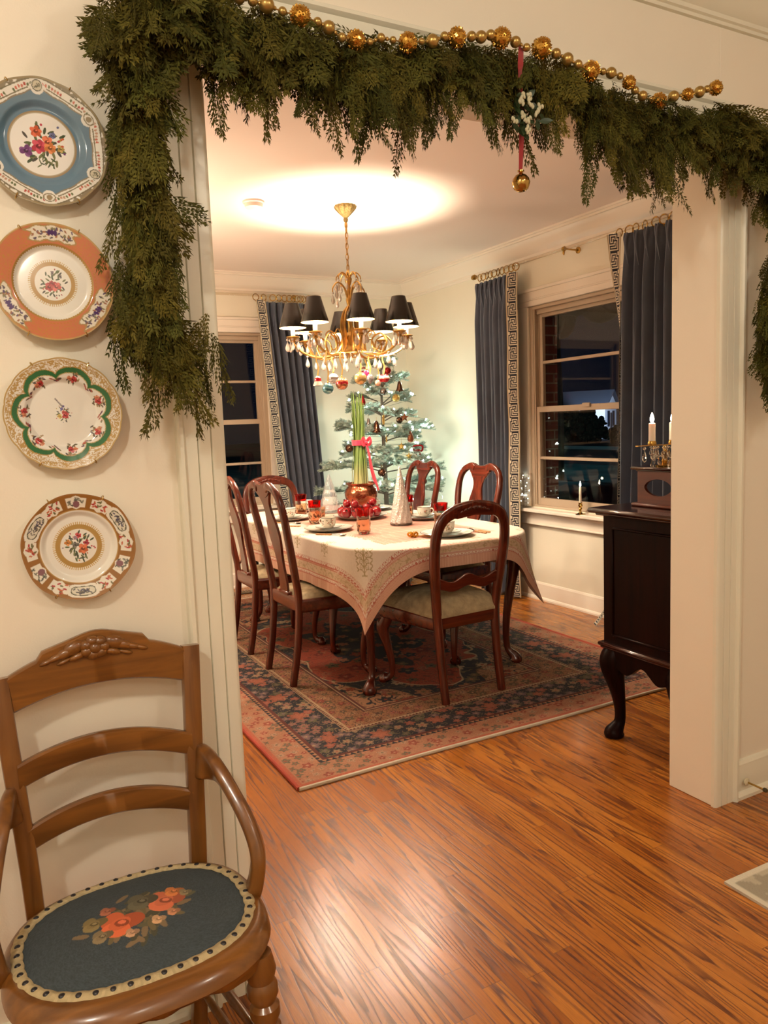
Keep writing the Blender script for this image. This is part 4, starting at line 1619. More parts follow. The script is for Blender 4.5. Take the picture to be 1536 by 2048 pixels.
def tree(ox, oy, dr, hgt):
    """printed flowering tree; dr = direction the tree grows"""
    dr = arr(dr) / np.linalg.norm(dr)
    sd = arr([-dr[1], dr[0]])
    tx_ = (x - ox) * sd[0] + (y - oy) * sd[1]
    ty_ = (x - ox) * dr[0] + (y - oy) * dr[1]
    reg = (np.abs(tx_) < hgt) & (ty_ > -.02) & (ty_ < hgt * 1.2)
    if not reg.any():
        return
    gx, gy = tx_[reg] / hgt, ty_[reg] / hgt
    cc = c[reg]

    def S(px, py, qx, qy, w_):
        vx, vy = qx - px, qy - py
        t = np.clip(((gx - px) * vx + (gy - py) * vy) / (vx * vx + vy * vy), 0, 1)
        cc[np.hypot(gx - px - t * vx, gy - py - t * vy) < w_] = GN
    S(-.11, .0, .11, .0, .02)
    S(0, 0, .0, .85, .022)
    for k, yy in enumerate((.08, .25, .42, .58, .74)):
        w_ = .20 - .006 * k
        for s in (-1, 1):
            S(0, yy, s * w_ * .6, yy + .10, .014)
            S(s * w_ * .6, yy + .10, s * w_ * 1.25, yy + .12, .011)
            S(s * w_ * 1.25, yy + .12, s * w_ * 1.55, yy + .19, .018)
            S(s * w_ * 1.2, yy + .10, s * w_ * 1.6, yy + .07, .016)
            r_ = np.hypot(gx - s * w_ * .55, gy - yy - .17)
            cc[np.abs(r_ - .062) < .010] = GN
            cc[(np.hypot(gx - s * w_ * .55, gy - yy - .17) < .018)] = GN
    c[reg] = cc


for sx in (-1, 1):
    for sy in (-1, 1):
        tree(sx * (CX - .205), sy * (CYY - .19), (-sx * .62, -sy * .5), .17)
for yy in (-.62, -.25, .12, .49):
    for sx in (-1, 1):
        tree(sx * (CX - .175), yy, (-sx, 0), .13)
for xx in (-.12, .12):
    for sy in (-1, 1):
        tree(xx, sy * (CYY - .175), (0, -sy), .11)
g = G().loft(list(P + arr([0, 0, 0])), False)
clo = g.build('tablecloth', vcol('printed_cotton', .85, bump=.12, bscale=700), None, col=c.reshape(-1, 3), ang=0, recalc=False)
clo.location = (TCX, TCY, 0)
sol = clo.modifiers.new('thickness', 'SOLIDIFY')
sol.thickness = .0015
sol.offset = 1
tag(clo, 'cream tablecloth with pink borders and printed green trees draped over the dining table', 'tablecloth')

# ---------------------------------------------------------------- chairs


def seat_pad(g, wf, wr, y0, y1, z0, z1, n=22):
    P = []
    for v in np.linspace(0, 1, n):
        row = []
        for w_ in np.linspace(-1, 1, n):
            e = max(abs(w_), abs(2 * v - 1))
            hw = wr + (wf - wr) * v
            k = max(0, 1 - e ** 5) ** .5
            row.append([w_ * hw, y0 + (y1 - y0) * v, z0 + (z1 - z0) * k + .008 * (1 - w_ * w_) * (1 - (2 * v - 1) ** 2)])
        P.append(row)
    P = arr(P)
    g.grid(P)
    for q in (P[0], P[-1], P[:, 0], P[:, -1]):
        b = q.copy()
        b[:, 2] = z0 - .012
        g.grid(np.stack([q, b], 0))
    return g


def back_y(z):
    return -.185 - .055 * max(0, (.42 - z) / .42) ** 1.6 if z < .44 else -.185 - .105 * ((z - .44) / .62) ** 1.25


def queen_anne(label):
    t = thing('dining_chair', label, 'chair', group='Queen Anne side chairs round the table')
    for s in (-1, 1):
        pts = bez([(s * (.178 if z < .5 else x_), back_y(z), z) for x_, z in ((.178, 0), (.178, .2), (.180, .44), (.186, .60), (.200, .78), (.212, .90), (.206, .975), (.178, 1.022), (.135, 1.045), (.095, 1.050), (.062, 1.036))], 44)
        ws = np.interp(np.linspace(0, 1, 44), [0, .3, .42, .6, .8, .9, 1], [.032, .040, .042, .038, .042, .052, .050])
        G().bar(pts, (0, 1, .12), ws, np.interp(np.linspace(0, 1, 44), [0, .4, 1], [.036, .038, .028]), 14, .6).build('back_post', MAH, t)
    secs = []                                            # crest yoke
    for x in np.linspace(-.10, .10, 21):
        k = abs(x) / .10
        zt = 1.062 + .010 * math.exp(-((k - .72) / .22) ** 2) - .006 * (1 - k) ** 2 - .012 * max(0, k - .85) / .15
        zb = .985 + .035 * k ** 2.2
        secs.append([(x, back_y(z) + dy, z) for z, dy in ((zb, -.010), (zt - .004, -.011), (zt, -.004), (zt, .006), (zt - .004, .011), (zb, .010))])
    G().loft(secs).build('crest_rail', MAHX, t)
    rows = [(.462, .040), (.50, .045), (.56, .040), (.62, .034), (.68, .040), (.74, .056), (.79, .062), (.84, .056), (.885, .042), (.925, .034), (.955, .038), (.98, .052), (1.005, .078), (1.02, .085)]
    zz = np.linspace(.462, 1.02, 40)
    hw = 1.18 * np.interp(zz, [r[0] for r in rows], [r[1] for r in rows])
    hw = np.convolve(np.pad(hw, 2, 'edge'), [.1, .2, .4, .2, .1], 'valid')
    secs = []
    for z, h_ in zip(zz, hw):
        y = back_y(z) + .008 * math.sin((z - .46) / .56 * PI)
        secs.append([(-h_, y - .005, z), (-h_ + .002, y - .007, z), (h_ - .002, y - .007, z), (h_, y - .005, z), (h_, y + .005, z), (h_ - .002, y + .007, z), (-h_ + .002, y + .007, z), (-h_, y + .005, z)])
    G().loft(secs).build('splat', MAH, t)
    g = G()
    g.bar([(-.18, -.186, .425), (.18, -.186, .425)], (0, 1, 0), .075, .026, 12, .4)
    g.bar([(-.225, .205, .418), (.225, .205, .418)], (0, 1, 0), .068, .026, 12, .4)
    for s in (-1, 1):
        g.bar([(s * .182, -.18, .42), (s * .228, .20, .418)], (1, 0, 0), .070, .026, 12, .4)
    g.box((0, -.185, .466), (.13, .030, .022), .006)
    g.build('seat_frame', MAHX, t)
    seat_pad(G(), .222, .172, -.170, .195, .452, .482).build('seat', CUSH, t)
    for s in (-1, 1):
        P, R_ = cabriole(s * .205, .185, s, 1, .40, .92)
        G().tube(P, R_, 12, up=(0, 1, 0)).build('leg', MAH, t)
    return t


qa = queen_anne('side chair on the left of the table, nearest the doorway')
qa.location = (1.625, 3.86, RT)
qa.rotation_euler = (0, 0, -PI / 2 + .02)
copy_thing(qa, (1.63, 4.535, RT), -PI / 2 - .02, 'side chair on the left of the table, half hidden by the doorway casing')
copy_thing(qa, (2.595, 4.04, RT), PI / 2 + .03, 'side chair on the right of the table, in front of the slate curtain')
copy_thing(qa, (2.595, 4.75, RT), PI / 2 - .03, 'side chair on the right of the table, in front of the tree')


def balloon(label, arms=False):
    t = thing('armchair' if arms else 'dining_chair', label, 'chair', group='carved crest chairs at the ends of the table')

    def by(z):
        return -.205 - .045 * max(0, (.42 - z) / .42) ** 1.6 if z < .44 else -.205 - .075 * ((z - .44) / .5) ** 1.2
    for s in (-1, 1):
        pts = bez([(s * x_, by(z), z) for x_, z in ((.172, 0), (.172, .2), (.176, .40), (.184, .50), (.198, .62), (.208, .74), (.202, .83), (.172, .893), (.115, .925), (.045, .938), (0, .940))], 48)
        ws = np.interp(np.linspace(0, 1, 48), [0, .3, .42, .6, .8, 1], [.036, .046, .050, .050, .062, .068])
        G().bar(pts, (0, 1, .1), ws, np.interp(np.linspace(0, 1, 48), [0, .4, 1], [.036, .038, .026]), 14, .6).build('back_post', MAH, t)
    g = G()                                              # carved crest
    secs = []
    for x in np.linspace(-.105, .105, 43):
        k = abs(x) / .105
        lob = abs(math.cos(k * PI * 2.0)) ** .6
        zt = .950 - .016 * k ** 2 + .013 * lob * (1 - .35 * k) + .010 * math.exp(-(k / .25) ** 2)
        zb = .905 - .012 * k
        y = by(.93)
        secs.append([(x, y - .014, zb), (x, y - .016, zt - .006), (x, y - .008, zt), (x, y + .008, zt), (x, y + .015, zt - .006), (x, y + .013, zb)])
    g.loft(secs)
    for s in (-1, 1):
        for k, (dx, dz) in enumerate(((.03, .938), (.055, .932), (.078, .925))):
            g.ball((s * dx, by(.93) - .012, dz), .013 - .002 * k, 10, 7, (1.3, .6, .8), rotm('Y', s * .4))
            g.ball((s * dx, by(.93) + .012, dz), .013 - .002 * k, 10, 7, (1.3, .6, .8), rotm('Y', s * .4))
    for dy in (-.014, .014):
        g.ball((0, by(.93) + dy, .940), .016, 12, 8, (1.1, .6, .8))
    g.build('carved_crest', MAHX, t)
    secs = []                                            # shaped cross rail
    for x in np.linspace(-.185, .185, 31):
        k = abs(x) / .185
        zb = .545 + .010 * math.cos(k * PI * 2)
        zt = .600 + .014 * math.cos(k * PI * 2) - .006 * k
        secs.append([(x, by(.57) - .011, zb + .003), (x, by(.57) - .011, zt - .003), (x, by(.57) - .007, zt), (x, by(.57) + .007, zt), (x, by(.57) + .011, zt - .003), (x, by(.57) + .011, zb + .003), (x, by(.57) + .007, zb), (x, by(.57) - .007, zb)])
    G().loft(secs).build('cross_rail', MAHX, t)
    g = G()
    g.bar([(-.175, -.205, .385), (.175, -.205, .385)], (0, 1, 0), .060, .028, 12, .4)
    g.bar(bez([(-.235, .215, .385), (-.12, .235, .385), (.12, .235, .385), (.235, .215, .385)], 16), (0, 1, 0), .070, .028, 12, .4)
    for s in (-1, 1):
        g.bar([(s * .178, -.20, .385), (s * .238, .21, .385)], (1, 0, 0), .068, .028, 12, .4)
    g.build('seat_frame', MAHX, t)
    seat_pad(G(), .246, .190, -.222, .232, .425, .505).build('seat', CUSH, t)
    for s in (-1, 1):
        P, R_ = cabriole(s * .215, .20, s, 1, .36, .92)
        G().tube(P, R_, 12, up=(0, 1, 0)).build('leg', MAH, t)
        if arms:
            pts = bez([(s * .205, by(.70), .70), (s * .245, -.12, .705), (s * .262, .02, .695), (s * .258, .10, .675), (s * .25, .085, .62), (s * .236, .06, .52), (s * .225, .05, .42)], 30)
            G().tube(pts, np.interp(np.linspace(0, 1, 30), [0, .3, .5, .6, 1], [.014, .018, .021, .017, .015]), 10).build('arm', MAH, t)
    return t


nb = balloon('carved back chair at the near end of the table, its back to the doorway')
nb.location = (2.066, 3.27, RT)
nb.rotation_euler = (0, 0, .05)
fb = balloon('carved back armchair at the far end of the table, before the dark curtain', True)
fb.location = (2.08, 5.53, RT)
fb.rotation_euler = (0, 0, PI)
# ================================================================== things on the table
TZ = .7595
CHINA = vcol('printed_china', rough=.12, coat=.5, crough=.05)
CW = (.76, .72, .62)
BLK = (.012, .012, .016)


def china(prof, na, name, par, dec=None, band=None, loc=None):
    """turned china piece, black line where band(r, z, i) says so, dec(col, ang, r, z) paints"""
    P, Cc = [], []
    a = np.arange(na) * 2 * PI / na
    for i, (r, z) in enumerate(prof):
        P.append(np.stack([r * np.cos(a), r * np.sin(a), np.full(na, z)], 1))
        c = np.tile(CW, (na, 1))
        if band and band(i):
            c[:] = BLK
        Cc.append(c)
    Cc = arr(Cc)
    P = arr(P)
    if dec:
        dec(Cc, P)
    g = G().loft(list(P), True)
    return g.build(name, CHINA, par, col=Cc.reshape(-1, 3), ang=50, recalc=False)


def rings(pr, n):
    q = bez([(r, z, 0) for r, z in pr], n)
    return [(max(1e-4, p[0]), p[1]) for p in q]


def floral(n, r0, r1, seed, s=.006):
    def dec(c, P):
        rng = np.random.default_rng(seed)
        x, y = P[..., 0], P[..., 1]
        for k in range(n):
            an = k * 2 * PI / n + rng.uniform(-.1, .1)
            rr = rng.uniform(r0, r1)
            for j in range(5):
                ox, oy = rng.normal(0, s * 1.4), rng.normal(0, s * 1.4)
                blob(c, x, y, rr * math.cos(an) + ox, rr * math.sin(an) + oy, s, s * .45, rng.random() * 3, [(.22, .20, .09), (.40, .16, .10), (.16, .16, .10), (.30, .24, .14)][j % 4])
    return dec


def place_setting(x, y, k, where):
    rz = [0, PI / 2, -PI / 2, PI][k]
    lo = (x, y, TZ)
    t = thing('dinner_plate', 'white dinner plate with dark rim, ' + where, 'plate', lo, rz, 'dinner plates at the place settings')
    pr = [(.001, .002), (.05, .0015), (.085, .0), (.10, .004), (.132, .014), (.1396, .0171), (.1402, .0174), (.142, .0185), (.1398, .0193), (.1390, .0191), (.112, .0105), (.096, .007), (.05, .0065), (.001, .0065)]
    china(pr, 96, 'plate_body', t, floral(5, .11, .126, 3, .0065), lambda i: 6 <= i <= 8)
    t = thing('saucer', 'small saucer stacked on the dinner plate ' + where, 'saucer', (x, y, TZ + .0105), rz, 'saucers at the place settings')
    pr = [(.001, .002), (.03, .0), (.045, .003), (.07, .009), (.0757, .0112), (.0762, .0114), (.0775, .0125), (.0756, .0133), (.0750, .0131), (.045, .007), (.03, .0055), (.001, .0055)]
    china(pr, 72, 'saucer_body', t, floral(4, .058, .066, 4, .005), lambda i: 5 <= i <= 7)
    t = thing('tea_cup', 'flower printed cup with dark rim, ' + where, 'cup', (x, y, TZ + .0165), rz + .6, 'cups at the place settings')
    pr = [(.001, .003), (.022, .003), (.025, 0), (.028, .001), (.028, .005), (.034, .009), (.0405, .022), (.0425, .040), (.0432, .054), (.044, .0575), (.0432, .0585), (.042, .0575), (.0408, .052), (.040, .038), (.036, .018), (.026, .009), (.001, .008)]

    def dec(c, P):
        rng = np.random.default_rng(int(x * 100))
        an = np.arctan2(P[..., 1], P[..., 0]) * .042
        z = P[..., 2]
        m0 = np.arange(P.shape[0]) > 10
        keep = c[m0].copy()
        for ctr in (-2.5, -.8, .9, 2.4):
            for j in range(16):
                blob(c, an, z, ctr * .042 + rng.normal(0, .010), .031 + rng.normal(0, .007), .0065, .0022, rng.random() * 3, [(.18, .17, .08), (.42, .13, .09), (.13, .13, .09), (.35, .24, .14)][j % 4])
        c[m0] = keep
    fine = []
    for i in range(len(pr) - 1):
        for q in np.linspace(0, 1, 7)[:-1]:
            fine.append((pr[i][0] + (pr[i + 1][0] - pr[i][0]) * q, pr[i][1] + (pr[i + 1][1] - pr[i][1]) * q))
    fine.append(pr[-1])

    def dec2(c, P):
        rng = np.random.default_rng(int(x * 100))
        an = np.arctan2(P[..., 1], P[..., 0]) * .042
        z = P[..., 2]
        outer = np.arange(P.shape[0]) < 56
        cc = c[outer]
        a2, z2 = an[outer], z[outer]
        for ctr in (-2.5, -.8, .9, 2.4):
            for j in range(16):
                blob(cc, a2, z2, ctr * .042 + rng.normal(0, .010), .031 + rng.normal(0, .007), .0065, .0022, rng.random() * 3, [(.18, .17, .08), (.42, .13, .09), (.13, .13, .09), (.35, .24, .14)][j % 4])
        c[outer] = cc
    china(fine, 90, 'cup_body', t, dec2, lambda i: 51 <= i <= 62)
    pts = bez([(.0400, 0, .046), (.056, 0, .048), (.064, 0, .036), (.056, 0, .022), (.038, 0, .016)], 18)
    G().tube(pts, .0033, 8).build('handle', mat_china, t)


mat_china = mat('white_china', CW, .12, coat=.5)
SPOTS = [(1.79, 4.03, 1, 'at the left place nearest the doorway'), (1.80, 4.68, 1, 'at the farther left place'), (2.19, 3.40, 0, 'behind the carved back of the near end chair'),
         (2.47, 4.09, 2, 'at the near place on the right side'), (2.47, 4.79, 2, 'at the farther right place by the tree'), (2.10, 5.10, 3, 'at the far end of the table')]
for s in SPOTS:
    place_setting(*s)

# ---------------------------------------------------------------- ruby flashed tumblers


def glassy(name, tint, rough=.03, trans=1.0, bump=0.0, **k):
    m = mat(name, tint, rough, trans=trans, ior=1.3, bump=bump, **k)
    return m


AMB = glassy('amber_thumbprint_glass', (.95, .72, .55), .06)
RUBY = glassy('ruby_glass', (.85, .02, .012), .05)
CLR = glassy('clear_glass', (.97, .95, .92), .03)


def tumbler(x, y, label):
    t = thing('tumbler', label, 'glass', (x, y, TZ), group='ruby rimmed tumblers')

    def wob(a, z):
        return 1 + .045 * np.cos(a * 8 + (PI if z > .036 else 0)) * (.5 + .5 * np.cos((z - .018) / .036 * 2 * PI) > .2) * (z < .072)
    pr = [(.002, 0), (.032, 0), (.0345, .004), (.036, .010), (.038, .018), (.0365, .028), (.036, .036), (.0385, .050), (.039, .058), (.0375, .070), (.038, .078)]
    G().lathe(pr + [(.0345, .078), (.033, .05), (.032, .016), (.002, .012)], 48, wob=wob).build('thumbprint_base', AMB, t)
    G().lathe([(.0378, .0783), (.0385, .100), (.0355, .100), (.0348, .0783), (.0378, .0783)], 40, caps=False).build('clear_band', CLR, t)
    G().lathe([(.0385, .1003), (.0385, .118), (.0415, .141), (.0395, .142), (.0362, .118), (.0358, .1003), (.0385, .1003)], 40, caps=False).build('ruby_rim', RUBY, t)
    return t


for x, y, l in ((1.885, 3.77, 'ruby rimmed tumbler on the near left corner of the table, before the red fruit'), (1.855, 4.38, 'ruby rimmed tumbler on the left side, beside the cup'), (2.32, 3.66, 'ruby rimmed tumbler at the near end, right of the tall glass tree'), (2.425, 4.22, 'ruby rimmed tumbler on the right, half behind the tall glass tree'), (1.96, 4.86, 'ruby rimmed tumbler at the far left, by the carved armchair')):
    tumbler(x, y, l)
t = thing('juice_glass', 'short amber thumbprint glass on the left of the table', 'glass', (1.985, 4.60, TZ))
G().lathe([(.002, 0), (.030, 0), (.032, .012), (.035, .03), (.034, .045), (.037, .075), (.035, .075), (.032, .045), (.030, .012), (.002, .009)], 40, wob=lambda a, z: 1 + .04 * np.cos(a * 8)).build('glass_body', AMB, t)

# ---------------------------------------------------------------- cutlery and napkin
BAMB = mat('bamboo_handle', (.42, .20, .06), .4, var=.3, vscale=90)
STEEL = mat('cutlery_steel', (.62, .58, .52), .18, metal=1)


def cutlery(kind, x, y, rz, label):
    t = thing(kind, label, kind, (x, y, TZ + .0045), rz, 'bamboo handled cutlery')
    pr = []
    for i, z in enumerate(np.linspace(0, .095, 25)):
        pr.append((.0042 + .0012 * (abs(math.sin(z / .095 * 4 * PI)) > .9), z))
    G().lathe([(.001, 0)] + pr + [(.001, .0955)], 12, M=look((0, 1, 0))).build('handle', BAMB, t)
    g = G()
    if kind == 'spoon':
        ys = np.linspace(.094, .185, 22)
        ws = [.0022 if q < .14 else .0022 + .0165 * math.sin(min(1, (q - .14) / .045) * PI * .93) ** .7 for q in ys]
        zs = [0 if q < .14 else .002 - .006 * math.sin((q - .14) / .045 * PI) + .003 for q in ys]
        g.loft([[(-w_, q, z), (0, q, z - .0035 - .002 * (w_ > .004)), (w_, q, z), (0, q, z - .0015 - .003 * (w_ > .004))] for q, w_, z in zip(ys, ws, zs)])
        g.build('bowl', STEEL, t)
    elif kind == 'knife':
        ys = np.linspace(.094, .215, 16)
        g.loft([[(-.007 * min(1, (.222 - q) / .03), q, 0), (-.006, q, .001), (.005, q, .0012), (.0055, q, -.0008)] for q in ys])
        g.build('blade', STEEL, t)
    else:
        ys = np.linspace(.094, .15, 14)
        ws = [.002 if q < .125 else .002 + .009 * min(1, (q - .125) / .018) for q in ys]
        g.loft([[(-w_, q, 0), (-w_, q, .0016), (w_, q, .0016), (w_, q, 0)] for q, w_ in zip(ys, ws)])
        for k in range(4):
            xx = -.0095 + k * .0063
            g.tube(np.linspace((xx, .149, .001), (xx * .95, .188, .004), 6), .0013, 6)
        g.build('tines', STEEL, t)
    return t


cutlery('spoon', 1.655, 3.905, -2.466, 'bamboo handled spoon in front of the near left plate')
cutlery('fork', 1.655, 4.36, -2.40, 'bamboo handled fork behind the near left plate')
cutlery('spoon', 1.665, 4.575, -2.466, 'bamboo handled spoon below the farther left plate')
cutlery('knife', 2.375, 3.30, .10, 'bamboo handled knife seen through the carved chair back')
cutlery('spoon', 2.405, 3.31, .06, 'bamboo handled spoon beside the knife at the near end')
GLD = mat('gold_leaf', lin('#d8a94a'), .25, metal=.9)
t = thing('napkin_ring', 'gold bow with a gold handled fork on the cloth beside the near end plate', 'napkin ring', (2.02, 3.46, TZ), -.35)
g = G()
for k in range(7):
    an = k * 2 * PI / 7 + .3
    M = rotm('Z', an)
    l_ = .024 + .006 * (k % 2)
    pts = bez([(0, 0, .010), (l_ * .6, .004, .024), (l_, .0, .016), (l_ * .6, -.004, .004), (0, 0, .008)], 14)
    g.bar(pts @ M.T, tuple(M @ arr((0, 1, .2))), .011, .0016, 8)
g.ball((0, 0, .012), .008, 12, 8)
g.build('bow', GLD, t)
G().tube(bez([(.006, .0, .006), (.05, -.022, .006), (.085, -.040, .005)], 12), [.0045 + .0008 * (i % 3 == 0) for i in range(12)], 10).build('handle', BAMB, t)

# ---------------------------------------------------------------- centrepiece: platter of red fruit, copper bowl of paperwhites
PLX, PLY = 2.185, 4.42
t = thing('platter', 'white platter with dark rim holding red fruit', 'platter', (PLX, PLY, TZ))
china([(.001, .002), (.08, .0015), (.11, 0), (.125, .004), (.162, .018), (.1706, .0212), (.1712, .0214), (.1735, .0228), (.1708, .0240), (.1700, .0238), (.135, .012), (.115, .007), (.05, .0065), (.001, .0065)], 110, 'platter_body', t, None, lambda i: 6 <= i <= 8)
POM = mat('red_fruit_skin', (.27, .003, .008), .12, var=.5, vscale=9, coat=.8)
POM2 = mat('dark_red_fruit_skin', (.20, .004, .006), .14, var=.5, vscale=9, coat=.6)
DRK = mat('fruit_crown', (.10, .012, .008), .5)
rr = np.random.default_rng(4)
fr = []
for k in range(9):
    an = 3.4 + k * 2 * PI / 9
    fr.append((.112 * math.cos(an), .112 * math.sin(an), .043, .034))
for k, an in enumerate((3.9, 5.3)):
    fr.append((.050 * math.cos(an), .050 * math.sin(an), .064, .031))
for k, an in enumerate((3.1, 3.9, 5.9)):
    fr.append((.086 * math.cos(an), .086 * math.sin(an), .099, .027))
proto_f = None
words_ = ['at the left end', 'front left', 'front left of centre', 'front centre', 'front right', 'right front', 'at the right end', 'back right', 'back left', 'in the middle on the left', 'in the middle on the right', 'on top at the left', 'on top in the front', 'on top at the right']
for k, (x, y, z, r) in enumerate(fr):
    lb = 'glossy red pomegranate on the platter, ' + words_[k]
    if proto_f is None:
        proto_f = thing('pomegranate', lb, 'fruit', (PLX + x, PLY + y, TZ + z), group='red pomegranates on the platter')
        G().lathe([(.001, -1), (.35, -.95), (.72, -.70), (.97, -.2), (1, .05), (.92, .45), (.66, .78), (.35, .94), (.18, 1.0), (.02, 1.0)], 28).build('fruit_body', POM, proto_f)
        g = G()
        g.lathe([(.17, .97), (.16, 1.1), (.24, 1.26), (.20, 1.24), (.12, 1.1), (.02, 1.08)], 18, wob=lambda a, z: 1 + .25 * np.cos(6 * a) * (z > 1.2))
        g.build('crown', DRK, proto_f)
        o = proto_f
    else:
        o = copy_thing(proto_f, (PLX + x, PLY + y, TZ + z), None, lb)
    o.scale = (r,) * 3
    o.rotation_euler = (rr.uniform(-1.2, 1.2), rr.uniform(-1.2, 1.2), rr.uniform(0, 6))
BX, BY = 2.335, 4.69
COP = mat('hammered_copper', lin('#9c5c42'), .22, metal=.95, bump=.5, bscale=30)
t = thing('copper_bowl', 'ribbed copper bowl holding the tall green paperwhite stems', 'bowl', (BX, BY, TZ))
pr = [(.002, 0), (.050, 0), (.052, .006), (.042, .014), (.050, .026), (.086, .052), (.103, .084), (.106, .104), (.098, .126), (.086, .138), (.084, .144), (.096, .156), (.099, .160), (.094, .160), (.080, .145), (.080, .138), (.09, .122), (.096, .10), (.07, .05), (.002, .04)]
pr = [(r * 1.06, z * 1.28) for r, z in pr]
G().lathe(pr, 56, wob=lambda a, z: 1 + .022 * np.abs(np.cos(4 * a)) * (z > .04) * (z < .17)).build('bowl_body', COP, t)
G().lathe([(.002, .158), (.086, .160), (.086, .168), (.002, .172)], 32).build('pebbles', mat('white_pebbles', (.6, .55, .45), .6, var=.5, vscale=120, bump=1, bscale=120), t)
STG = vcol('paperwhite_stems', .45)
pw = thing('paperwhites', 'tall green paperwhite stems standing in the copper bowl, tied with ribbon', 'plant', (BX, BY, TZ + .17))
g = G()
cols = []
rr = np.random.default_rng(9)
NST = 34
for k in range(NST):
    an = k * 2.399
    q = math.sqrt((k + .5) / NST)
    p0 = arr([.062 * q * math.cos(an), .062 * q * math.sin(an), -.005])
    p1 = arr([.040 * q * math.cos(an + .3), .040 * q * math.sin(an + .3), .30])
    hgt = rr.uniform(.48, .65)
    p2 = arr([.052 * q * math.cos(an + .5) + rr.uniform(-.02, .01), .052 * q * math.sin(an + .5), hgt])
    pts = bez([p0, p0 * .55 + p1 * .45 + rr.normal(0, .004, 3), p1, p2], 18)
    w_ = rr.uniform(.0065, .009)
    ws = [w_ * (1 if i < 13 else (1 - ((i - 13) / 5.) ** 1.5)) + .0006 for i in range(18)]
    g.bar(pts, (math.cos(an), math.sin(an), 0), arr(ws) * 1.5, arr(ws) * .55, 8, 1.0)
    tt = np.repeat(np.linspace(0, 1, 18), 8)[:, None]
    lo, hi = arr((.42, .38, .17)), arr((.11, .17, .035)) * rr.uniform(.8, 1.25)
    cols.append(lo + (hi - lo) * np.clip(tt * 2.6 - .15, 0, 1))
g.build('stems', STG, pw, col=np.concatenate(cols), ang=60, recalc=False)
HOT = mat('pink_red_satin', (.62, .018, .055), .35, sheen=.4)
g = G()
a = np.arange(40) * 2 * PI / 40
g.loft([np.stack([.049 * np.cos(a), .049 * np.sin(a), np.full(40, z)], 1) for z in (.288, .290, .322, .324)], False)
fx, fy = .030, -.043
for s in (-1, 1):
    for k in range(2):
        pts = bez([(fx, fy, .306), (fx + s * .024, fy - .012, .330 + .008 * k), (fx + s * .034, fy - .012 + .01 * k, .306), (fx + s * .018, fy - .006, .290), (fx, fy, .304)], 18)
        g.bar(pts, (.5, -1, 0), .022, .0018, 8)
g.ball((fx, fy - .008, .306), .011, 12, 8)
for k, (ex, ez) in enumerate(((.085, -.02), (.066, .02))):
    pts = bez([(fx, fy, .304), (fx + .014, fy - .010, .24), (fx + ex * .4, fy - .008, .14), (fx + ex * .62, fy - .014, .06), (fx + ex * .8, fy - .03, ez)], 24)
    g.bar(pts, (.55, -1, 0), .024, .0016, 8)
g.build('ribbon', HOT, pw)

# ---------------------------------------------------------------- glass trees
MERC = glassy('mercury_glass', (.88, .86, .80), .22, trans=.0, metal=.45, bump=.9, bscale=110)
t = thing('glass_tree', 'tall swirled silver glass tree right of the red fruit', 'glass tree', (2.225, 3.95, TZ))
n = 64
secs = []
for i in range(90):
    q = i / 89
    z = .345 * q
    r = (.064 * (1 - q) ** .92 + .0035) * (1 if q > .05 else .90 + 2 * q)
    a = np.arange(n) * 2 * PI / n
    tw = q * 4.2
    bm = (.030 * np.cos(11 * a - tw * 4) + .015 * np.cos(23 * a + q * 130)) * (q < .97) * (q > .03)
    secs.append(np.stack([r * (1 + bm) * np.cos(a), r * (1 + bm) * np.sin(a), np.full(n, z)], 1))
G().loft(secs).build('glass_body', MERC, t, ang=0)
G().lathe([(.002, -.0005), (.060, -.0005), (.067, .004), (.067, .010), (.060, .014)], 40).build('base_ring', CLR, t)
t = thing('glass_tree', 'shorter ribbed clear glass tree left of the copper bowl', 'glass tree', (2.175, 4.86, TZ))
secs = []
for i in range(60):
    q = i / 59
    z = .265 * q
    r = .070 * (1 - q) ** .85 + .004 + .006 * abs(math.sin(q * 5 * PI)) * (1 - q)
    a = np.arange(72) * 2 * PI / 72
    bm = .07 * np.abs(np.cos(6 * a)) * (1 - q * .6)
    secs.append(np.stack([r * (1 + bm) * np.cos(a), r * (1 + bm) * np.sin(a), np.full(72, z)], 1))
G().loft(secs).build('glass_body', glassy('ice_glass', (.90, .95, .95), .06, trans=.8), t, ang=0)
# ================================================================== chandelier
CHX, CHY = 2.08, 4.23
ABR = mat('antique_brass', lin('#b48c4c'), .28, metal=.9, var=.3, vscale=30)
SHD = bpy.data.materials.new('black_shade_gold_lining')
SHD.use_nodes = True
nt = SHD.node_tree
b = nt.nodes['Principled BSDF']
setp(b, rough=.24, spec=.55)
geo = nt.nodes.new('ShaderNodeVertexColor')
geo.layer_name = 'Col'
nt.links.new(geo.outputs['Color'], b.inputs['Base Color'])
CRY = glassy('crystal', (1, .95, .9), .02)
CRYP = mat('crystal_facets', (.95, .84, .74), .10, trans=.62, ior=1.35)
CAND = mat('candle_sleeve', (.85, .80, .68), .5)
BULB = bpy.data.materials.new('lit_bulb_glass')
BULB.use_nodes = True
bn = BULB.node_tree
bn.nodes.clear()
o_ = bn.nodes.new('ShaderNodeOutputMaterial')
t_n = bn.nodes.new('ShaderNodeBsdfTransparent')
e_n = bn.nodes.new('ShaderNodeEmission')
e_n.inputs[0].default_value = (1, .80, .52, 1)
e_n.inputs[1].default_value = 14
a_n = bn.nodes.new('ShaderNodeAddShader')
bn.links.new(t_n.outputs[0], a_n.inputs[0])
bn.links.new(e_n.outputs[0], a_n.inputs[1])
bn.links.new(a_n.outputs[0], o_.inputs['Surface'])
ch = thing('chandelier', 'brass and crystal chandelier with black shades over the dining table', 'chandelier', (CHX, CHY, CZ))
ZB = -CZ


def zc(z):
    return z - CZ


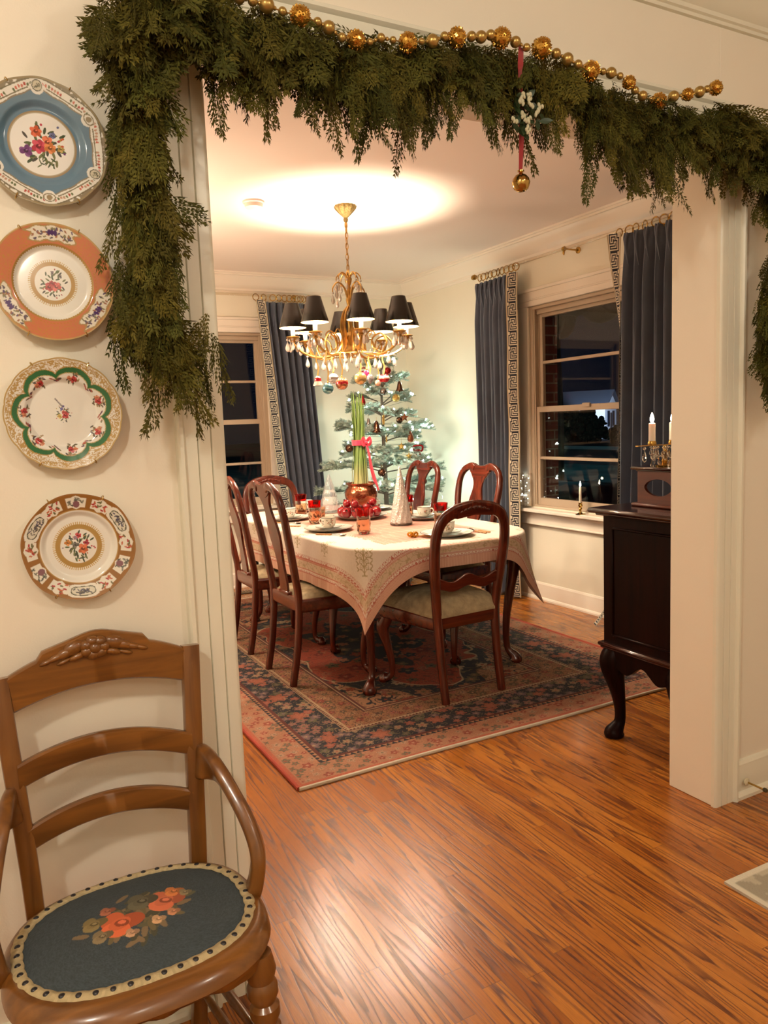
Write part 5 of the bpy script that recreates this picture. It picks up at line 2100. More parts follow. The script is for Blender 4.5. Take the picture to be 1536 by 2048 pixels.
G().lathe([(.002, zc(2.545)), (.010, zc(2.548)), (.014, zc(2.560)), (.012, zc(2.572)), (.022, zc(2.582)), (.032, zc(2.592)), (.046, zc(2.606)), (.060, zc(2.622)), (.064, zc(2.634)), (.064, zc(2.640))], 40, wob=lambda a, z: 1 + .05 * np.cos(a * 14)).build('canopy', mat('canopy_brass', lin('#8f7a4c'), .4, metal=.8, bump=.6, bscale=90), ch)
G().lathe([(.007, zc(2.515)), (.009, zc(2.52)), (.009, zc(2.54)), (.006, zc(2.548))], 14).build('canopy_loop', ABR, ch)
g = G()
z, k = 2.515, 0
a = np.linspace(0, 2 * PI, 21)[:-1]
while z > 2.27:
    M = rotm('Z', 0 if k % 2 else PI / 2)
    p = np.stack([.0085 * np.cos(a), 0 * a, .0195 * np.sin(a)], 1) @ M.T + arr([.001 * math.sin(k), 0, zc(z - .012)])
    g.tube(p, .0022, 6, closed=True)
    z -= .031
    k += 1
g.tube([(0.004, .003, zc(2.54)), (-.004, .002, zc(2.45)), (.004, -.002, zc(2.36)), (0, 0, zc(2.26))], .0025, 6)
g.build('chain', ABR, ch)
G().lathe([(.001, zc(1.735)), (.006, zc(1.742)), (.010, zc(1.752)), (.006, zc(1.762)), (.018, zc(1.772)), (.040, zc(1.790)), (.046, zc(1.806)), (.030, zc(1.822)), (.022, zc(1.836)), (.034, zc(1.850)), (.040, zc(1.872)), (.032, zc(1.896)), (.016, zc(1.912)), (.013, zc(1.95)), (.018, zc(1.97)), (.013, zc(1.99)), (.011, zc(2.06)), (.016, zc(2.08)), (.020, zc(2.10)), (.012, zc(2.12)), (.010, zc(2.18)), (.018, zc(2.20)), (.022, zc(2.22)), (.010, zc(2.245)), (.006, zc(2.27)), (.001, zc(2.275))], 28).build('column', ABR, ch)


def crystal(s=1.0):
    """faceted pear drop hung from z=0 with a small round bead above"""
    g = G()
    g.lathe([(.001, -.002), (.0055, -.0045), (.0072, -.009), (.0055, -.0135), (.001, -.016)], 8)
    g.lathe([(.0008, -.018), (.003, -.023), (.0075, -.033), (.0125, -.045), (.0135, -.052), (.010, -.061), (.004, -.066), (.0005, -.0675)], 8, wob=lambda a, z: 1 - .35 * np.abs(np.sin(a)))
    g.tube([(0, 0, .003), (0, 0, -.018)], .0006, 5)
    return g.xf(lambda v: v * s)


cp = crystal().build('crystal_drop', CRYP, ch, smooth=False)
cp_used = [False]


def hang(x, y, z, s=1.0, rz=0.0):
    o = cp if not cp_used[0] else cp.copy()
    if cp_used[0]:
        COL.objects.link(o)
    cp_used[0] = True
    o.location = (x, y, z)
    o.scale = (s * 1.15,) * 3
    o.rotation_euler = (0, 0, rz)
    return o


arm_g = G()
pts = bez([(.012, 0, 2.06), (.040, 0, 2.02), (.055, 0, 1.95), (.050, 0, 1.87), (.075, 0, 1.80), (.15, 0, 1.765), (.235, 0, 1.770), (.30, 0, 1.800), (.338, 0, 1.838), (.345, 0, 1.862)], 44)
arm_g.tube(pts + arr([0, 0, -CZ]), np.interp(np.linspace(0, 1, 44), [0, .5, 1], [.0065, .0085, .007]), 8)
pts = bez([(.225, 0, 1.772), (.255, 0, 1.835), (.215, 0, 1.885), (.160, 0, 1.865), (.150, 0, 1.815), (.185, 0, 1.795), (.205, 0, 1.82)], 30)
arm_g.tube(pts + arr([0, 0, -CZ]), np.linspace(.006, .0035, 30), 7)
pts = bez([(.09, 0, 1.795), (.085, 0, 1.87), (.12, 0, 1.92), (.15, 0, 1.90), (.135, 0, 1.875)], 20)
arm_g.tube(pts + arr([0, 0, -CZ]), np.linspace(.0055, .003, 20), 7)
arm_g.lathe([(.004, zc(1.850)), (.016, zc(1.856)), (.012, zc(1.864)), (.020, zc(1.874)), (.036, zc(1.881)), (.041, zc(1.885)), (.040, zc(1.887)), (.015, zc(1.885)), (.014, zc(1.892)), (.001, zc(1.893))], 24, (.345, 0, 0))
arm0 = arm_g.build('arm', ABR, ch)
cand0 = G().lathe([(.0125, zc(1.886)), (.0125, zc(1.962)), (.010, zc(1.966)), (.001, zc(1.967))], 16, (.345, 0, 0)).build('candle_sleeve', CAND, arm0)
bulb0 = G().lathe([(.005, zc(1.966)), (.0085, zc(1.974)), (.011, zc(1.986)), (.009, zc(2.002)), (.004, zc(2.016)), (.0005, zc(2.026))], 14, (.345, 0, 0)).build('bulb', BULB, arm0)
na = 48
a = np.arange(na) * 2 * PI / na
zs0, zs1 = 1.938, 2.080
pr = [(.079, zs0), (.0395, zs1), (.0380, zs1), (.0775, zs0 + .0005)]
secs, cols = [], []
outer = []
for i in range(2):
    pass
P = []
for r, z in ((.0795, zs0), (.0800, zs0 + .002), (.0592, (zs0 + zs1) / 2), (.0398, zs1 - .002), (.0393, zs1), (.0380, zs1 - .001), (.0575, (zs0 + zs1) / 2), (.0778, zs0 + .002), (.0780, zs0)):
    P.append(np.stack([.345 + r * np.cos(a), r * np.sin(a), np.full(na, zc(z))], 1))
SC1, SC2, SC3 = (.010, .008, .006), (.55, .27, .085), (.38, .25, .10)
cols = [SC3, SC1, SC1, SC1, SC3, SC2, SC2, SC2, SC3]
P.append(P[0])
cols.append(SC3)
g = G().loft(P, False)
g.lathe([(.0005, zc(2.060)), (.003, zc(2.061)), (.003, zc(2.066)), (.0005, zc(2.067))], 8, (.345, 0, 0))
col = np.concatenate([np.repeat(arr(cols), na, 0), np.tile(SC3, (32, 1))])
sh0 = g.build('shade', SHD, arm0, col=col, ang=60, recalc=False)
ANG = []
for k in range(8):
    th = math.radians(-35 + 45 * k)
    # direction measured from the doorway side, along the camera's line of sight
    base = math.atan2(-CHY, -CHX)
    an = base + th
    ANG.append(an)
    if k == 0:
        ar = arm0
    else:
        ar = arm0.copy()
        COL.objects.link(ar)
        for c_ in (cand0, bulb0, sh0):
            q = c_.copy()
            COL.objects.link(q)
            q.parent = ar
    ar.rotation_euler = (0, 0, an)
    ca, sa = math.cos(an), math.sin(an)
    lamp('chandelier_bulb_light', (CHX + .345 * ca, CHY + .345 * sa, 1.994), 35, WARM, .026)
    for j, (dr, dt) in enumerate(((.036, .25), (.030, 1.35), (.034, -1.1), (.032, 2.6), (.032, -2.4))):
        x = .345 + dr * math.cos(dt)
        y = dr * math.sin(dt)
        hang(ca * x - sa * y, sa * x + ca * y, zc(1.880), .95 if j % 2 else 1.05, an + j)
    hang(ca * .17, sa * .17, zc(1.770), 1.1, an)
    hang(ca * .265, sa * .265, zc(1.782), 1.0, an + .5)
# crown of drooping scrolls at the top
for k in range(8):
    an = k * PI / 4 + .2
    ca, sa = math.cos(an), math.sin(an)
    g = G()
    pts = bez([(.008, 0, 2.215), (.020, 0, 2.245), (.048, 0, 2.255), (.070, 0, 2.235), (.074, 0, 2.215)], 16)
    q = pts.copy()
    q[:, 0], q[:, 1] = pts[:, 0] * ca, pts[:, 0] * sa
    g.tube(q + arr([0, 0, -CZ]), np.linspace(.005, .003, 16), 7)
    hang(ca * .073, sa * .073, zc(2.214), .85, an)
    if k % 2 == 0:
        pts = bez([(.010, 0, 2.10), (.035, 0, 2.17), (.080, 0, 2.195), (.115, 0, 2.165), (.120, 0, 2.135)], 18)
        q = pts.copy()
        q[:, 0], q[:, 1] = pts[:, 0] * ca, pts[:, 0] * sa
        g.tube(q + arr([0, 0, -CZ]), np.linspace(.006, .0035, 18), 7)
        for dx in (.119, .090):
            hang(ca * dx, sa * dx, zc(2.140 if dx > .1 else 2.175), .95, an)
    g.build('crown_scroll', ABR, ch)
for k in range(6):
    an = k * PI / 3
    hang(.04 * math.cos(an), .04 * math.sin(an), zc(1.79), .8, an)
g = G()
a = np.linspace(0, 2 * PI, 60)[:-1]
g.tube(np.stack([.17 * np.cos(a), .17 * np.sin(a), np.full(59, zc(1.775))], 1), .004, 6, closed=True)
g.build('ring', ABR, ch)

# ---------------------------------------------------------------- ornaments hung from the chandelier on gold ribbons
RIB = mat('gold_satin_ribbon', (.55, .33, .085), .4, sheen=.3)


def stripes(name, fn, rough=.15, metal=.5):
    return vcol(name, rough=rough, metal=metal, coat=.4)


ORN = vcol('painted_mercury_glass', rough=.14, metal=.55, coat=.4)


def bauble(px_, py_, Y, r, prof, colfn, label, cat='ornament', ztop=1.775, nm='ornament_body', n=32):
    c = at(px_, py_, Y)
    t = thing('glass_ornament', label, cat, tuple(c), group='ornaments hung from the chandelier')
    rows = bez([(q, z, 0) for q, z in prof], 40) * r
    a = np.arange(n) * 2 * PI / n
    P = [np.stack([max(1e-4, q) * np.cos(a), max(1e-4, q) * np.sin(a), np.full(n, z)], 1) for q, z, _ in rows]
    col = arr([[colfn(z / r, w_) for w_ in a] for q, z, _ in rows])
    G().loft(P).build(nm, ORN, t, col=col.reshape(-1, 3), ang=0, recalc=False)
    top = rows[-1][1]
    G().lathe([(.004, top - .002), (.0045, top + .005), (.002, top + .008), (.0005, top + .009)], 10).build('cap', GLD, t)
    dz = ztop - c[2]
    pts = bez([(0, 0, top + .006), (.006, 0, top + (dz - top) * .35), (-.005, .002, top + (dz - top) * .7), (0, 0, dz)], 18)
    G().bar(pts, (math.sin(.49), math.cos(.49), 0), .0085, .001, 8).build('ribbon', RIB, t)
    return t


BALL = [(.02, -1), (.5, -.87), (.87, -.5), (1, 0), (.87, .5), (.5, .87), (.15, 1.0)]
BELL = [(.02, -.9), (.7, -.95), (1.0, -.9), (.9, -.6), (.66, 0), (.6, .45), (.42, .8), (.12, .95)]
CONE = [(.02, -1.5), (.35, -1.2), (.72, -.6), (.9, 0), (.8, .6), (.45, 1.0), (.12, 1.15)]
DRUM = [(.02, -.8), (.6, -.75), (.85, -.62), (1.15, -.1), (1.15, .1), (.85, .62), (.6, .75), (.1, .85)]
W_, R__, G__, S__, B__ = (.8, .74, .62), (.5, .015, .03), (.62, .40, .13), (.5, .48, .46), (.06, .20, .25)
bauble(636, 762, 4.08, .030, BELL, lambda z, a: R__ if -.1 < z < .55 else W_, 'red and white striped bell ornament, leftmost under the chandelier')
bauble(656, 777, 4.03, .032, BALL, lambda z, a: B__ if abs(math.sin(z * 5 + a)) < .8 else (.2, .4, .42), 'teal blue ball ornament hung lowest under the chandelier')
bauble(667, 757, 4.22, .032, BALL, lambda z, a: (.14, .10, .08) if abs(z) < .25 else S__, 'silver ball ornament with a dark band, behind the blue one')
bauble(684, 767, 4.0, .036, BALL, lambda z, a: R__ if (abs(z + .05 - .2 * abs(math.sin(3 * a)))) < .2 else (.62, .25, .13), 'coral and red reflector ball ornament under the chandelier')
bauble(721, 757, 4.02, .036, BALL, lambda z, a: G__ if math.sin(z * 22 + a * 3) > -.3 else (.7, .5, .25), 'gold ridged ball ornament at the middle of the chandelier')
bauble(740, 757, 4.13, .022, CONE, lambda z, a: (.42, .42, .42) if math.sin(z * 16 + a * 4) > 0 else (.16, .16, .17), 'silver pine cone ornament right of the gold ball')
bauble(768, 757, 4.10, .030, DRUM, lambda z, a: (R__ if z < -.12 else (.75, .35, .3) if z < .2 else R__ if z > .5 else W_), 'pink and red drum ornament, rightmost under the chandelier')
bauble(733, 748, 4.30, .024, BALL, lambda z, a: (.6, .05, .2), 'magenta ball ornament partly behind the gold ball')
bauble(756, 766, 4.22, .020, BALL, lambda z, a: (.62, .36, .25), 'small rose gold ball ornament beside the drum ornament')

# ---------------------------------------------------------------- smoke detector
sd = thing('smoke_detector', 'white smoke detector on the dining room ceiling', 'smoke detector', (1.55, 4.33, CZ))
DETW = mat('detector_plastic', (.72, .60, .52), .45)
G().lathe([(.001, -.040), (.040, -.040), (.050, -.034), (.053, -.012)], 32).build('cover', DETW, sd)
G().lathe([(.058, -.014), (.062, -.010), (.062, 0)], 32).build('mounting_ring', DETW, sd)

lamp('dining_fill_light', (.85, 4.55, 1.75), 62, (1, .78, .60), .18)  # added fill light without a fixture, lifts the dining ceiling and walls
# ================================================================== curtains
SLATE = mat('slate_blue_velvet', (.086, .100, .138), .85, var=.10, vscale=8, bump=.12, bscale=500, sheen=.25)
TRB = vcol('greek_key_tape', .8)
KEY = ["###########", "#.........#", "#.#######.#", "#.#.....#.#", "#.#.###.#.#", "#...#.#...#", "#####.#####", ".....#.....",
       "#####.#####", "#...#.#...#", "#.#.###.#.#", "#.#.....#.#", "#.#######.#", "#.........#"]
KEY = ["..#########", "..#.......#", "..#.#####.#", "###.#...#.#", "#...#.#.#.#", "#.#####.#.#", "#.#...#...#", "#.#.#.#####", "#.#.#......", "#.#.#######", "#.#.......#", "#.#########", "#..........", "###########"]
KEYA = arr([[1 if q == '#' else 0 for q in r] for r in KEY])
KH = len(KEY)


def sheet(fn, nu, nv):
    """fn(u array, v) -> (n,3)"""
    return arr([fn(np.linspace(0, 1, nu), v) for v in np.linspace(0, 1, nv)])


def curtain(label, T0, T1, B0, B1, nrm, ztop, folds, trim, hem=.012, flare=None, taper=1.0, trim_vec=None, group='slate blue curtains with key pattern tape'):
    """top edge T0..T1 and bottom edge B0..B1 (xy); nrm points into the room; trim: 0 or 1 = which end carries the tape"""
    T0, T1, B0, B1, nrm = map(arr, (T0, T1, B0, B1, nrm))
    c0 = (T0 + T1) / 2
    t = thing('curtain', label, 'curtain', (c0[0], c0[1], 0), group=group)
    o = arr(t.location)

    def fn(u, v):                                        # v 0 top .. 1 bottom
        z = ztop + (hem - ztop) * v
        a = (T0 * (1 - v) + B0 * v)
        b = (T1 * (1 - v) + B1 * v)
        amp = .012 + .036 * min(1, v / .12) ** .8
        ph = u * folds * 2 * PI
        wv = np.sin(ph) + .28 * np.sin(2 * ph + .8 + 2 * v) + .15 * np.sin(ph * .5 + 3 * v)
        side = .35 / folds * np.sin(ph * 1.0 + 1.2) * min(1, v / .10)
        uu = np.clip(u + side * .25, 0, 1)
        p = a + (b - a) * uu[:, None] + nrm * (amp * wv)[:, None]
        return np.column_stack([p, np.full(len(u), z)]) - o
    P = sheet(fn, int(folds * 18), 70)
    g = G().grid(P)
    ob = g.build('panel', SLATE, t, ang=0)
    sol = ob.modifiers.new('thickness', 'SOLIDIFY')
    sol.thickness = .002
    # pinched pleat tops
    g = G()
    nP = int(folds)
    for k in range(nP):
        u = (k + .25) / folds
        p = T0 + (T1 - T0) * u + nrm * .020
        for s in (-1, 1):
            d = (T1 - T0) / np.linalg.norm(T1 - T0) * .008 * s
            q = np.array([[*(p + d * 1.2), ztop], [*(p + d * .8 + nrm * .008), ztop - .03], [*(p + d * .15 + nrm * .006), ztop - .085], [*(p + d * .9), ztop - .14], [*(p + d * 1.2 - nrm * .012), ztop - .2]])
            g.tube(bez(q, 12) - o, [.006, .0065, .007, .007, .0065, .006, .006, .006, .006, .005, .004, .002], 7)
    g.build('pleats', SLATE, t)
    # key tape
    if trim is not None:
        E0, E1 = (T0, B0) if trim == 0 else (T1, B1)
        tv = trim_vec if callable(trim_vec) else (lambda v: arr(trim_vec))
        W_ = 11
        rep = 23
        nv = KH * rep
        Pv, Cv, F_ = [], [], []
        hgt = ztop + .005 - hem
        cols = []
        edge = 2
        nu = W_ + 2 * edge
        for i in range(nv + 1):
            v = i / nv
            z = ztop + .005 - hgt * v
            e = E0 * (1 - v) + E1 * v + nrm * .038
            tw = tv(v)
            off = np.zeros(2)
            if flare is not None:
                off = arr(flare) * max(0, (v - .86) / .14) ** 2
            bow = .004 * math.sin(v * 23) + .003 * math.sin(v * 9)
            row = [(*(e + off + tw * (j / nu) + nrm * bow), z) for j in range(nu + 1)]
            Pv.append(row)
        Pv = arr(Pv) - o
        V, F, C_ = [], [], []
        CRM_, DK, GDE = (.62, .54, .42), (.012, .012, .020), (.40, .30, .17)
        for i in range(nv):
            for j in range(nu):
                n0 = len(V)
                V += [Pv[i, j], Pv[i, j + 1], Pv[i + 1, j + 1], Pv[i + 1, j]]
                F.append((n0, n0 + 1, n0 + 2, n0 + 3))
                if j in (0, nu - 1):
                    cc = GDE
                elif edge <= j < edge + W_ and KEYA[i % KH][j - edge]:
                    cc = DK
                else:
                    cc = CRM_
                C_ += [cc] * 4
        g = G()
        g.v, g.f, g.n = [arr(V)], F, len(V)
        ob = g.build('key_tape', TRB, t, smooth=False, col=C_, recalc=False)
    return t


RIN = G()
a = np.linspace(0, 2 * PI, 25)[:-1]
RIN.tube(np.stack([0.026 * np.cos(a), 0 * a, .026 * np.sin(a)], 1), 0.0038, 7, closed=True)
RIN.tube([(0, 0, -.024), (0, 0, -.040)], .002, 6)
BRS = mat('antique_gold', lin('#b08a45'), .25, metal=.95)
ACR = clear('acrylic_rod', (.97, .93, .86), gloss=.10, rough=.03)
ring_me = [None]


def ring(par, loc, rz):
    if ring_me[0] is None:
        o = RIN.build('curtain_ring', BRS, par)
        ring_me[0] = o.data
    else:
        o = bpy.data.objects.new('curtain_ring', ring_me[0])
        COL.objects.link(o)
        o.parent = par
    o.location = arr(loc) - arr(par.location)
    o.rotation_euler = (0, 0, rz)


CT = 2.395
c1 = curtain('slate blue curtain left of the big window, key tape along its right edge', (3.570, 5.00), (3.560, 4.585), (3.570, 5.00), (3.560, 4.61), (-1, 0), CT, 7, 1, trim_vec=(.052, -.068))
for k, yy in enumerate((4.97, 4.925, 4.88, 4.835, 4.79, 4.74, 4.69, 4.64, 4.58, 4.53)):
    ring(c1, (3.568, yy, 2.440), PI / 2 + .3 * math.sin(k * 2.1) + (.5 if k > 7 else 0))
c2 = curtain('slate blue curtain right of the big window, behind the chest', (3.562, 3.47), (3.570, 2.85), (3.562, 3.53), (3.570, 2.85), (-1, 0), CT + .03, 8, 0, flare=(-.07, .10), trim_vec=lambda v: arr((-.050 + .085 * min(1, v / .28), .068 - .058 * min(1, v / .28) + .05 * max(0, (v - .8) / .2))))
for k, yy in enumerate((3.53, 3.45, 3.40, 3.33, 3.25, 3.19, 3.13, 3.07, 3.01, 2.95)):
    ring(c2, (3.568, yy, 2.445), PI / 2 + .3 * math.sin(k * 1.7))
c3 = curtain('dark slate curtain hanging at the back window, key tape along its left edge', (2.285, 6.262), (2.66, 6.27), (2.46, 6.255), (2.80, 6.265), (0, -1), CT + .01, 6, 0, trim_vec=(-.088, -.012))
for k, xx in enumerate((2.215, 2.285, 2.365, 2.42, 2.47, 2.515, 2.55, 2.585, 2.615, 2.645)):
    ring(c3, (xx, 6.262, 2.443), .5 * math.sin(k * 2.3))


def rod(label, p0, p1, brk, inw):
    t = thing('curtain_rod', label, 'curtain rod', tuple(p0))
    o = arr(t.location)
    G().tube(np.linspace(p0, p1, 4) - o, .011, 12).build('acrylic_pole', ACR, t)
    d = (arr(p1) - arr(p0)) / np.linalg.norm(arr(p1) - arr(p0))
    M = look(d)
    for q, s in ((p0, 0), (p1, 1)):
        G().lathe([(.001, -.012), (.018, -.012), (.020, -.006), (.020, .014), (.013, .018), (.013, .03), (.001, .031)][::1], 18, arr(q) - o, M if not s else look(-d)).build('end_cap', BRS, t)
    for q in brk:
        g = G()
        q = arr(q)
        wl = q + arr(inw) * -.125
        g.tube(np.linspace(wl, q, 6) - o, .006, 10)
        g.lathe([(.001, 0), (.022, 0), (.022, .006), (.008, .010)], 16, wl - o, look(inw))
        g.lathe([(.0125, -.011), (.0155, -.008), (.0155, .008), (.0125, .011)], 18, q - o, M)
        g.tube(bez([q + arr((0, 0, -.010)), q + arr((0, 0, -.026)) + arr(inw) * .004, q + arr((0, 0, -.040))], 8) - o, [.007, .0075, .008, .008, .008, .007, .005, .003], 8)
        g.build('bracket', BRS, t)
    return t


rod('clear acrylic curtain rod with brass bracket over the big window', (3.568, 5.05, 2.456), (3.568, 2.85, 2.456), [(3.568, 4.02, 2.456)], (-1, 0, 0))
rod('clear acrylic curtain rod over the back window behind the chandelier', (2.70, 6.262, 2.458), (.62, 6.262, 2.458), [(2.56, 6.262, 2.458)], (0, -1, 0))

# ================================================================== frosted tree in the corner
TX, TY = 3.07, 5.70
FIR = vcol('frosted_fir_needles', .6)
BARK = mat('fir_bark', (.12, .085, .06), .8, bump=.6, bscale=60)
xt = thing('christmas_tree', 'sparse frosted fir tree with white lights in the dining room corner', 'tree', (TX, TY, 0))
g = G()
g.tube(bez([(0, 0, .10), (.008, .005, .8), (-.004, 0, 1.4), (0, 0, 1.86)], 20), np.linspace(.026, .006, 20), 10)
rt_ = np.random.default_rng(17)
NV, NC = [], []
tips = []
twig = G()
BCOL = arr((.17, .235, .165))


def needles(p0, p1, ln, dens=1.0):
    d = p1 - p0
    L = np.linalg.norm(d)
    d = d / L
    n = max(5, int(L / .0034 * dens))
    up_ = arr([0, 0, 1.])
    s_ = np.cross(d, up_)
    s_ /= np.linalg.norm(s_) + 1e-9
    u_ = np.cross(s_, d)
    sh = rt_.uniform(.7, 1.35)
    fr = rt_.uniform(.1, .75)
    for i in range(n):
        b = p0 + d * L * (i + rt_.random()) / n
        for k in range(4):
            an = rt_.uniform(-.5, PI + .5)
            o_ = s_ * math.cos(an) + u_ * math.sin(an)
            q = d * .55 + o_
            q /= np.linalg.norm(q)
            w_ = np.cross(q, d)
            w_ = w_ / (np.linalg.norm(w_) + 1e-9) * .0017
            l_ = ln * rt_.uniform(.7, 1.1)
            NV.append([b + w_, b - w_, b + q * l_ - w_ * .5, b + q * l_ + w_ * .5])
            cc = BCOL * sh * rt_.uniform(.75, 1.25) * (1 - fr) + arr((.52, .58, .50)) * fr
            NC.append([cc] * 4)


def branch(z, az, L, lift):
    ca, sa = math.cos(az), math.sin(az)
    r = arr([ca, sa, 0])
    s_ = arr([-sa, ca, 0])
    pts = bez([r * .01 + arr([0, 0, z]), r * L * .4 + arr([0, 0, z + lift * L * .45]), r * L * .75 + arr([0, 0, z + lift * L * .55]), r * L + arr([0, 0, z + lift * L * .5 - .02])], 14)
    twig.tube(pts, np.linspace(.0065, .002, 14), 6)
    needles(pts[6], pts[13] + (pts[13] - pts[12]), .024)
    nt2 = max(3, int(L / .048))
    for k in range(nt2):
        f_ = .28 + .68 * (k + .5) / nt2
        i = int(f_ * 13)
        p = pts[i]
        for sd in (-1, 1):
            l_ = L * .42 * (1.12 - f_) + .035
            q = p + (r * .62 + s_ * sd * .75) * l_ + arr([0, 0, rt_.uniform(-.02, .05)])
            twig.tube([p, (p + q) / 2 + arr([0, 0, .006]), q], [.003, .0025, .0015], 5)
            needles((p * .85 + q * .15), q, .024)
            if rt_.random() < .85:
                m_ = p * .5 + q * .5
                q2 = m_ + (r * .8 + s_ * sd * .2) * l_ * .5 + arr([0, 0, rt_.uniform(-.01, .02)])
                needles(m_, q2, .022)
            tips.append(q * .9 + p * .1 + arr([0, 0, .012]))
    tips.append(pts[-1] + arr([0, 0, .012]))


for z, L, n, lift, ph in ((1.80, .13, 5, .9, .3), (1.66, .25, 6, .45, .8), (1.55, .30, 5, .3, .1), (1.42, .33, 6, .22, .5), (1.26, .50, 7, .15, .2), (1.12, .48, 6, .12, .9), (.98, .56, 7, .10, .45), (.80, .60, 7, .08, .05), (.62, .60, 7, .05, .6), (.45, .60, 6, .02, .2)):
    for k in range(n):
        az = ph + k * 2 * PI / n + rt_.uniform(-.15, .15)
        l_ = .9 * L * rt_.uniform(.8, 1.12)
        # keep clear of the two walls
        l_ = min(l_, .54 / max(.01, math.cos(az)) if math.cos(az) > .05 else 9, .47 / max(.01, math.sin(az)) if math.sin(az) > .05 else 9)
        branch(z + rt_.uniform(-.05, .05), az, l_, lift + rt_.uniform(-.05, .22))
needles(arr([0, 0, 1.80]), arr([0, 0, 1.92]), .02)
g.build('trunk', BARK, xt)
twig.build('branches', BARK, xt)
NV = arr(NV)
gg = G()
gg.v = [NV.reshape(-1, 3)]
gg.f = [(4 * i, 4 * i + 1, 4 * i + 2, 4 * i + 3) for i in range(len(NV))]
gg.n = len(NV) * 4
tag(gg.build('needles', FIR, xt, smooth=False, col=arr(NC).reshape(-1, 3), recalc=False), kind='stuff')
G().lathe([(.002, .011), (.19, .011), (.20, .02), (.19, .10), (.15, .14), (.002, .15)], 32).build('tree_stand', mat('tree_stand_paint', (.1, .1, .09), .6), xt)
# fairy lights
FL = mat('fairy_light', (1, 1, 1), .4, emit=(.86, 1, .96), estr=40)
WIRE = mat('fairy_wire', (.03, .06, .035), .5)
fl = thing('string_lights', 'white fairy lights wound through the branches of the frosted fir', 'lights', (TX, TY, 0))
rt_.shuffle(tips)
tips = [q for q in tips if q[2] > .5]
sel = sorted(tips[:92], key=lambda q: -q[2])
b0 = G().ball((0, 0, 0), 0.0075, 10, 8, (1, 1, 1.3)).build('light_bulb', FL, fl)
for i, q in enumerate(sel):
    o = b0 if i == 0 else b0.copy()
    if i:
        COL.objects.link(o)
    o.location = q
G().tube(bez([q - arr([0, 0, .010]) for q in sel], 500), .0012, 4).build('wire', WIRE, fl)
for q in ((.16, -.22, 1.72), (-.22, -.18, 1.40), (.26, -.24, 1.34), (-.30, -.30, 1.12), (.30, -.30, 1.10), (0, -.42, .95), (-.38, -.2, .80), (.36, -.25, .8), (.05, .30, 1.25), (.28, .25, .95)):
    lamp('fairy_light_glow', (TX + q[0], TY + q[1], q[2]), 2.1, (.74, 1, .88), .012)

# ornaments of the tree
DKO = mat('dark_bronze_glass', (.10, .045, .025), .15, metal=.8)
RDO = mat('dark_red_glass', (.30, .012, .012), .12, metal=.6)
GDO = mat('gold_filigree', lin('#c9a860'), .3, metal=.85, bump=.8, bscale=120)
SVO = mat('dark_silver_glass', (.28, .26, .25), .12, metal=.9)
BRO = mat('rust_tin', (.24, .07, .025), .35, metal=.6)


def tree_orn(kind, px_, py_, Y, r, m, label):
    c = at(px_, py_, Y)
    t = thing('tree_ornament', label, 'ornament', tuple(c), group='ornaments hung on the frosted tree')
    g = G()
    yaw_ = -.45
    M = rotm('Z', yaw_)
    if kind == 'ball':
        g.ball((0, 0, 0), r, 20, 14)
    elif kind == 'bell':
        g.lathe([(.001, -r), (r * .78, -r * 1.02), (r * .80, -r * .92), (r * .62, -r * .55), (r * .46, .2 * r), (r * .34, .7 * r), (r * .12, .95 * r), (.001, r)], 20)
        g.ball((0, 0, -r * 1.05), r * .16, 8, 6)
    elif kind == 'drop':
        g.lathe([(.001, -1.1 * r), (.45 * r, -.95 * r), (.62 * r, -.5 * r), (.5 * r, 0), (.28 * r, .6 * r), (.1 * r, 1.1 * r), (.001, 1.2 * r)], 16)
    elif kind == 'star':
        ol = []
        for k in range(10):
            q = r if k % 2 == 0 else r * .45
            ol.append((q * math.sin(k * PI / 5), q * math.cos(k * PI / 5)))
        V = [(x, 0, z) for x, z in ol] + [(0, -r * .28, 0), (0, r * .28, 0)]
        F = []
        for k in range(10):
            F += [(k, (k + 1) % 10, 10), ((k + 1) % 10, k, 11)]
        g.add(arr(V) @ M.T, F)
    elif kind == 'knot':
        for s in (-1, 1):
            p = bez([(0, 0, .8 * r), (s * .9 * r, 0, .6 * r), (s * .7 * r, 0, -.3 * r), (0, 0, -.1 * r), (s * -.4 * r, 0, -1.1 * r)], 20)
            g.bar(p @ M.T, (math.sin(.45), math.cos(.45), 0), .35 * r, .006, 8)
    elif kind == 'tassel':
        g.ball((0, 0, r * .6), r * .32, 12, 8)
        for k in range(9):
            a_ = k * 2 * PI / 9
            g.tube(bez([(0, 0, .5 * r), (.22 * r * math.cos(a_), .22 * r * math.sin(a_), 0), (.16 * r * math.cos(a_), .16 * r * math.sin(a_), -1.2 * r)], 8), r * .08, 5)
    g.build('ornament_body', m, t, ang=30 if kind == 'star' else 50)
    h_ = r * (1.0 if kind != 'drop' else 1.15)
    G().tube([(0, 0, h_ * .9), (.002, 0, h_ + .012), (0, 0, h_ + .028)], .0012, 5).build('hook', GDO, t)


